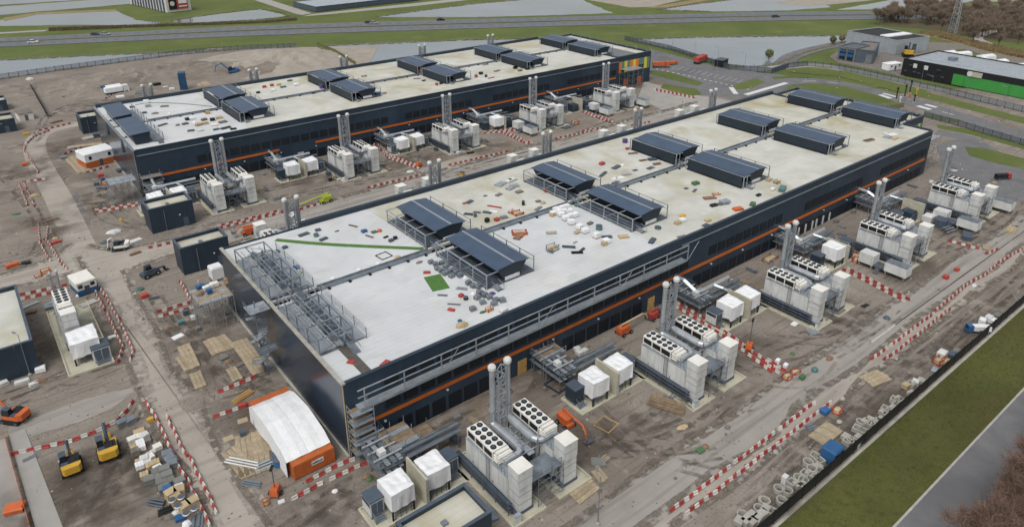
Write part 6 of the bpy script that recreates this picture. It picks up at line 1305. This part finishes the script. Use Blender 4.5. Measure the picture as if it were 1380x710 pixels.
# ---------------------------------------------------------------- lamps, mast
def lamp_proto(h, arm):
    t = thing('lamp_post', 'pattern', 'lamp post'); obj('pole', MB().bar((0, 0, 0), (0, 0, h), .08, 6, .045), 'galv', t); obj('base', MB().lathe([(.3, 0), (.3, .15), (.15, .35)], 8), 'concrete', t)
    a = obj('arm', MB().bar((0, 0, h-.1), (arm, 0, h+.1), .05), 'galv_light', t); obj('lamp_head', MB().box(arm-.1, -.14, h+.03, arm+.6, .14, h+.17), 'galv', a); return Proto(t)
LP, LP2 = lamp_proto(8, .9), lamp_proto(10, 1.2)
LP.put(c(23, 455, 692), 1.2, 'slim lamp post on the dirt beside the service road near the first pad', 'lamp posts')
for x, y in ((1032, 104), (1070, 97), (1086, 108), (1128, 119), (1131, 105), (1160, 110), (1195, 122), (1218, 141), (1252, 130), (1266, 143), (1306, 150), (1346, 164), (1322, 192), (1366, 206), (1276, 163), (1180, 100), (1240, 116), (1300, 131), (1350, 145)): LP.put(g(x, y), random.uniform(0, 6), 'slim lamp post along the curving access roads', 'lamp posts by the access roads')
for x, y in ((788, 52), (800, 54), (807, 58), (830, 60), (857, 63), (881, 72), (905, 76), (935, 85), (966, 93), (1002, 101), (960, 110), (1012, 118)): LP2.put(g(x, y), random.uniform(0, 6), 'tall lamp post around the car park', 'lamp posts around the car park')
for cr, a, b, w_ in ((11, 358, 365, 'on the centre road edge'), (11, 858, 185, 'between rear hall yards'), (2, 160, 610, 'beside the large white-roofed plant house')): LP.put(c(cr, a, b), 2, 'slim lamp post '+w_, 'lamp posts')
LP.done(); LP2.done()
p = g(1283, 46); t = thing('lattice_mast', 'tall steel lattice mast rising among bare trees', 'mast', p)
for sx in (-1, 1):
    for sy in (-1, 1): obj('mast_leg', MB().bar((sx*1.8, sy*1.8, 0), (sx*.5, sy*.5, 42), .16), 'galv_light', t)
for i in range(14):
    z0, z1 = i*3, i*3+3; r0, r1 = 1.8-1.3*z0/42, 1.8-1.3*z1/42; m_ = MB()
    for (a, b), (d, e) in (((-1, -1), (1, -1)), ((1, -1), (1, 1)), ((1, 1), (-1, 1)), ((-1, 1), (-1, -1))): m_.bar((a*r0, b*r0, z0), (d*r1, e*r1, z1), .08).bar((a*r1, b*r1, z1), (d*r1, e*r1, z1), .08)
    obj('mast_bracing', m_, 'galv_light', t)
# ---------------------------------------------------------------- buildings beyond the site
def far_box(A, B, depth, h, name, label, wall, roof, par=.4):
    A, B = Vector((A.x, A.y, 0)), Vector((B.x, B.y, 0)); d = B-A; L = d.length; t = thing(name, label, 'building', A, atan2(d.y, d.x))
    n = max(2, round(L/6))
    for i in range(n): obj('wall_panel', MB().box(L*i/n+.02, 0, 0, L*(i+1)/n-.02, .3, h), wall, t)
    obj('back_wall', MB().box(0, depth-.3, 0, L, depth, h), wall, t); obj('side_wall', MB().box(0, .31, 0, .3, depth-.31, h), wall, t); obj('side_wall', MB().box(L-.3, .31, 0, L, depth-.31, h), wall, t)
    obj('roof', MB().box(.31, .31, h-.5, L-.31, depth-.31, h-.15), roof, t)
    obj('roof_edge', MB().box(-.1, -.1, h+.002, L+.1, .5, h+par*.6).box(-.1, depth-.5, h+.002, L+.1, depth+.1, h+par*.6).box(-.1, .5, h+.002, .5, depth-.5, h+par*.6).box(L-.5, .5, h+.002, L+.1, depth-.5, h+par*.6), wall, t)
    return t, L
t, L = far_box(g(1213.6, 101), g(1420, 142), 30, 7.2, 'green_panel_warehouse', 'long black warehouse with bright green panels and white round sign', 'black', 'galv_light')
for a, b, m in ((.365, .44, 'vivid_green'), (.442, .73, 'vivid_green'), (.732, .99, 'vivid_green')): obj('green_panel', MB().box(L*a, -.12, .3, L*b, -.002, 4.8), m, t)
for i in range(9): w_ = obj('window', MB().box(L*(.02+.033*i), -.1, (1, 3.6, 1)[i % 3], L*(.04+.033*i), -.002, (2.2, 5, 2.4)[i % 3]), 'glass_dark', t); obj('window_frame', MB().box(L*(.02+.033*i)-.1, -.13, (2.2, 5, 2.4)[i % 3], L*(.04+.033*i)+.1, -.002, (2.35, 5.15, 2.55)[i % 3]), 'galv', w_)
s_ = obj('sign_box', MB().box(L*.455, -.5, 5.0, L*.55, -.13, 7.0), 'wall_conc', t); o = obj('sign_disc', MB().bar((L*.472, -.62, 6.05), (L*.472, -.51, 6.05), 1.1, 14), 'offwhite', s_)
for a in (.08, .16): obj('wall_sign', MB().box(L*a, -.25, 4.2, L*a+1.6, -.13, 6), 'offwhite', t)
obj('rooflight', MB().box(3, 8, 7.06, L*.4, 9.5, 7.3), 'pale_clad', t); obj('roof_unit', MB().box(12, 14, 7.06, 15, 17, 8.4), 'galv', t)
t, L = far_box(g(1127.4, 80), g(1151, 84), 14, 6.3, 'blue_door_building', 'grey building with two tall bright blue glazed bays', 'grey_clad', 'galv_dark')
for a in (.12, .56):
    f = obj('glazed_bay', MB().box(L*a, -.2, .4, L*(a+.34), -.002, 5.4), 'glass_dark', t); obj('blue_band', MB().box(L*a+.1, -.3, 2.0, L*(a+.34)-.1, -.21, 3.4), 'blue', f); obj('blue_band', MB().box(L*a+.1, -.3, 4.2, L*(a+.34)-.1, -.21, 5.0), 'blue', f)
t, L = far_box(g(1151.6, 84), g(1176, 86.5), 24, 6, 'dark_brick_building', 'dark grey flat-roofed workshop joined to the blue-bay building', 'slate', 'brown_grey'); obj('roller_door', MB().box(L*.55, -.1, .05, L*.9, -.002, 4.2), 'grey_clad', t)
t, L = far_box(g(1206, 74.5), g(1249, 68.5), 30, 7, 'pale_workshop', 'pale workshop with black roof and long white rooflight', 'pale_clad', 'black'); obj('rooflight', MB().box(L*.2, 9, 6.86, L*.95, 14, 7.4), 'wrap', t)
for i in range(3): obj('tall_door', MB().box(L*(.3+.2*i), -.1, .05, L*(.3+.2*i)+3, -.002, 4.4), 'slate' if i == 1 else 'pale_clad', t)
t, L = far_box(g(225.7, 17.6), g(258, 13.8), 60, 9.5, 'red_sign_building', 'far ribbed warehouse with white front and black and red sign', 'offwhite', 'pale_clad')
f = obj('sign_board', MB().box(L*.1, -.4, 1.6, L*.88, -.1, 8.6), 'red', t); obj('sign_dark_half', MB().box(L*.1, -.5, 1.6, L*.42, -.41, 8.6), 'black', f); obj('sign_mark', MB().bar((L*.24, -.6, 5.6), (L*.24, -.51, 5.6), 1.6, 10), 'offwhite', f); obj('sign_text_band', MB().box(L*.5, -.5, 5.2, L*.84, -.41, 7.4), 'wrap', f); obj('sign_text_band', MB().box(L*.5, -.5, 3.0, L*.84, -.41, 3.7), 'wrap', f)
for i in range(12): obj('rib', MB().box(-.4, 3+i*4.6, .1, -.002, 5+i*4.6, 9.2), 'slate', t)
t, L = far_box(g(426, 16.5), g(566, .5), 34, 3.2, 'covered_basin', 'low dark-walled basin with flat grey cover beyond the highway', 'slate', 'pale_clad')
for x, y in ((1266, 76), (1276, 73), (1286, 78), (1296, 74), (1318, 82), (1332, 86), (1345, 85), (1358, 92), (1370, 91), (1328, 78)):
    p = g(x, y+3); t = thing('white_stack', 'white covered stack in the yard behind the black warehouse', 'stack', p, atan2(-.3, 1), 'white stacks behind the black warehouse')
    obj('cover', MB().frus(-4.4, -2.2, 4.4, 2.2, .4, -4.2, -2, 4.2, 2, 2.2), 'wrap', t); obj('ridge', MB().frus(-4.2, -2, 4.2, 2, 2.2, -4, -.4, 4, .4, 2.7), 'wrap', t); obj('bearers', MB().box(-4, -2, 0, 4, -1.7, .4).box(-4, 1.7, 0, 4, 2, .4), 'timber', t)
cabin(g(1201, 94), -.25, 8, 4, 3, 'wrap', 'wrap', 'white tent-like shed beside the dark workshop')
excavator(g(1223, 76), .5, 'yellow machine beside the pale workshop', 'yellow', 1.6, .7)
sheet('works_yard', px(1118, 76, 1130, 84, 1190, 96, 1216, 103, 1240, 96, 1230, 80, 1260, 70, 1300, 66, 1400, 98, 1400, 84, 1290, 58, 1240, 56, 1200, 62, 1140, 62), -.1, 'brown_grey')
p = c(20, 1110, 350); t = thing('pond_kiosk', 'small dark kiosk beside the picket fence at the pond', 'kiosk', p, .2); obj('wall', MB().box(-3, -2, 0, 3, 2, 3), 'black', t); obj('roof', MB().box(-3.2, -2.2, 3, 3.2, 2.2, 3.2), 'slate', t); obj('door', MB().box(-.5, -2.06, .05, .5, -2.003, 2.2), 'slate', t)
# vehicle gate with dark posts and traffic blocks on the access road
for i, (a, b, m, h) in enumerate(((700, 530, 'black', 4.2), (745, 515, 'black', 4.2), (772, 495, 'black', 4.6), (795, 545, 'black', 2.4), (720, 545, 'offwhite', 1.6), (770, 530, 'safety_orange', 1.6), (805, 515, 'yellow', 2.6))):
    t = thing('gate_post', '%s gate post with a head box at the access road gate' % CW.get(m, m), 'gate post', c(30, a, b), .3, 'access road gate'); obj('post', MB().box(-.2, -.2, 0, .2, .2, h), m, t); obj('head', MB().box(-.5, -.35, h, .5, .35, h+.7), m, t); obj('foot', MB().box(-.5, -.5, 0, .5, .5, .2), 'concrete', t)
t = thing('clipped_hedge', 'low dark clipped hedge by the access road gate', 'hedge', c(30, 660, 570), -.35); obj('foliage', MB().frus(-6, -1.6, 6, 1.6, .2, -5.8, -1.4, 5.8, 1.4, 1.3), 'bush', t); obj('stems', MB().box(-5.6, -.3, 0, 5.6, .3, .25), 'bark', t)
# ---------------------------------------------------------------- bare trees
def bare_tree(seed, h, spread, twig_n, depth=5, tm='twig', tl=1.):
    rn = random.Random(seed); br = MB(); tw = MB()
    def grow(p, d, L, r, lv):
        q = p+d*L; br.bar(p, q, r, 4 if lv < 2 else 3, r*.62)
        if lv >= 2:
            for _ in range(twig_n):
                a = p.lerp(q, rn.uniform(.2, 1)); e = Vector((rn.gauss(0, 1), rn.gauss(0, 1), rn.gauss(.55, .8))).normalized()*rn.uniform(.5, 1.15)*tl*h/9
                w = e.cross(Vector((rn.gauss(0, 1), rn.gauss(0, 1), rn.gauss(0, 1)))).normalized()*.013*h/8
                tw.face([a-w, a+w, a+e])
                e2 = (e+Vector((rn.gauss(0, .6), rn.gauss(0, .6), rn.gauss(.2, .5)))*.5*h/9); b_ = a+e*.5; tw.face([b_-w, b_+w, b_+e2*.6])
        if lv < depth:
            for _ in range(rn.choice((2, 3, 3)) if lv else 5):
                nd_ = (d+Vector((rn.gauss(0, spread), rn.gauss(0, spread), rn.gauss(.12, .25)))).normalized()
                grow(p.lerp(q, rn.uniform(.55, 1)), nd_, L*rn.uniform(.62, .85), r*.6, lv+1)
    grow(Vector((0, 0, 0)), Vector((rn.uniform(-.08, .08), rn.uniform(-.08, .08), 1)).normalized(), h*.26, h*.018, 0)
    t = thing('bare_tree', 'pattern', 'tree'); obj('trunk', br, 'bark', t); obj('crown', tw, tm, t); return t
TR = [Proto(bare_tree(s, 9, sp, 5)) for s, sp in ((1, .34), (2, .3), (3, .4))]
NEAR = [Proto(bare_tree(s, 9, .36, 7, 5, 'twig_near', 1.1)) for s in (11, 12, 13)]
rn = random.Random(3)
for i, (x, y, s) in enumerate(((1272, 735, 1.2), (1300, 728, 1.3), (1322, 705, 1.2), (1340, 682, 1.25), (1352, 715, 1.4), (1366, 655, 1.2), (1384, 632, 1.5), (1392, 680, 1.4), (1330, 745, 1.4), (1380, 725, 1.4), (1300, 760, 1.3), (1402, 605, 1.6), (1410, 640, 1.6), (1398, 590, 1.5), (1412, 570, 1.5), (1350, 690, 1.5))):
    p = g(x, y); NEAR[i % 3].put((p.x, min(p.y, -63.6), -.05), rn.uniform(0, 6), 'bare grey-brown tree on the verge across the public road', 'bare trees across the public road', s*.95)
for i in range(285):
    x = rn.uniform(1180, 1425); y = rn.uniform(14, 34) if x < 1290 else rn.uniform(13, 54)
    if x < 1215 and y < 22: y += 8
    p = g(x, y); TR[i % 3].put((p.x, p.y, -.3), rn.uniform(0, 6), 'bare grey-brown tree in the wood beside the highway bend', 'bare trees of the highway wood', rn.uniform(.9, 1.5))
for x, y, s, w_ in ((1310, 60, 1.1, 'on the grass by the curving path'), (1344, 66, 1.2, 'standing alone by the path and reeds'), (1372, 60, 1.1, 'beside the path bend'), (1268, 44, 1.2, 'near the lattice mast foot')):
    TR[1].put(g(x, y, -.3), s*2, 'bare brown tree '+w_, 'single bare trees', s)
for p in TR+NEAR: p.done()
sheet('wood_floor', px(1188, 34, 1240, 38, 1290, 46, 1330, 54, 1420, 60, 1420, 8, 1290, 10, 1200, 12), -.2, 'litter')
ribbon('park_path', px(1420, 36, 1360, 38, 1338, 42, 1318, 50, 1330, 58, 1360, 66, 1420, 78), 5, -.12, 'paving')
def leafy(loc, r, h, label, seed, m='bush'):
    rn = random.Random(seed); t = thing('pollard_tree', label, 'tree', loc, 0, 'small round trees at the pond'); f = MB()
    for i in range(900):
        v = Vector((rn.gauss(0, 1), rn.gauss(0, 1), rn.gauss(0, 1))).normalized()*r*rn.uniform(.55, 1); p = Vector((0, 0, h))+v; n1 = Vector((rn.gauss(0, 1), rn.gauss(0, 1), rn.gauss(0, 1))).normalized()*.3; n2 = n1.cross(v).normalized()*.3
        f.face([p-n1, p+n2, p+n1])
    obj('trunk', MB().bar((0, 0, 0), (0, 0, h), .2, 6, .12).bar((0, 0, h*.7), (.5, .3, h+.6), .1).bar((0, 0, h*.7), (-.5, .2, h+.5), .1), 'bark', t); obj('crown', f, m, t)
leafy(g(1036, 80, -.2), 2.2, 2.8, 'round olive-green tree alone on the pond bank', 1); leafy(g(1122, 60, -.2), 1.8, 2.6, 'small round tree on the pond bank beside its twin, paler', 2); leafy(g(1134, 58, -.2), 1.8, 2.8, 'small round brown tree on the pond bank beside its twin', 3, 'twig')
# reeds and rough grass tufts that nobody could count
def tufts(name, poly, n, h, m, label, seed, z=-.1):
    rn = random.Random(seed); mb = MB(); xs = [p.x for p in poly]; ys = [p.y for p in poly]
    def inside(x, y):
        r = False; j = len(poly)-1
        for i in range(len(poly)):
            a, b = poly[i], poly[j]
            if (a.y > y) != (b.y > y) and x < (b.x-a.x)*(y-a.y)/(b.y-a.y)+a.x: r = not r
            j = i
        return r
    k = 0
    while k < n:
        x, y = rn.uniform(min(xs), max(xs)), rn.uniform(min(ys), max(ys))
        if not inside(x, y): continue
        k += 1; a = rn.uniform(0, 6.3); w = h*.25; hh = h*rn.uniform(.5, 1.1); q = Vector((cos(a)*w, sin(a)*w, 0)); p = Vector((x, y, z)); mb.face([p-q, p+q, p+Vector((rn.uniform(-.3, .3)*h, rn.uniform(-.3, .3)*h, hh))])
    o = obj(name, mb, m); o['kind'] = 'stuff'; tag(o, label, 'grass')
tufts('reeds', px(1240, 45, 1290, 57, 1330, 69, 1390, 81, 1390, 74, 1320, 59, 1268, 45), 9000, 1.8, 'reed', 'tall straw-coloured reeds on the ditch bank behind the yard', 1)
tufts('verge_grass', [Vector((-10, -45.6)), Vector((150, -45.6)), Vector((150, -54.5)), Vector((-10, -54.5))], 26000, .18, 'grass', 'short rough grass on the verge between fence and public road', 2, -.06)
tufts('hedge_strip', px(66, 38.5, 200, 34, 350, 29.5, 400, 25, 400, 27.5, 350, 31.5, 200, 36.5, 66, 42), 9000, 1.0, 'hedge', 'brown brushwood strip along the far side of the highway', 3)
def pebbles(n, seed):
    rn = random.Random(seed); mb = MB()
    for _ in range(n):
        x, y = rn.uniform(-40, 200), rn.uniform(-44, 120)
        if 0 < x < 183 and -.5 < y < 53: continue
        s = rn.uniform(.06, .22)*(1+1.2*(rn.random() < .06)); a = rn.uniform(0, 6)
        p = [(x+s*cos(a+i*1.57), y+s*sin(a+i*1.57)*rn.uniform(.6, 1), 0) for i in range(4)]; t_ = (x, y, s*.9); k = len(mb.v); mb.v += p+[t_]; mb.f += [(k+i, k+(i+1) % 4, k+4) for i in range(4)]
    return mb
o = obj('rubble', pebbles(9000, 5), 'brown_grey'); o['kind'] = 'stuff'; tag(o, 'scattered clods and stones over the building site dirt', 'rubble')
o = obj('rubble', pebbles(3000, 6), 'concrete'); o['kind'] = 'stuff'; tag(o, 'scattered pale concrete fragments over the building site dirt', 'rubble')
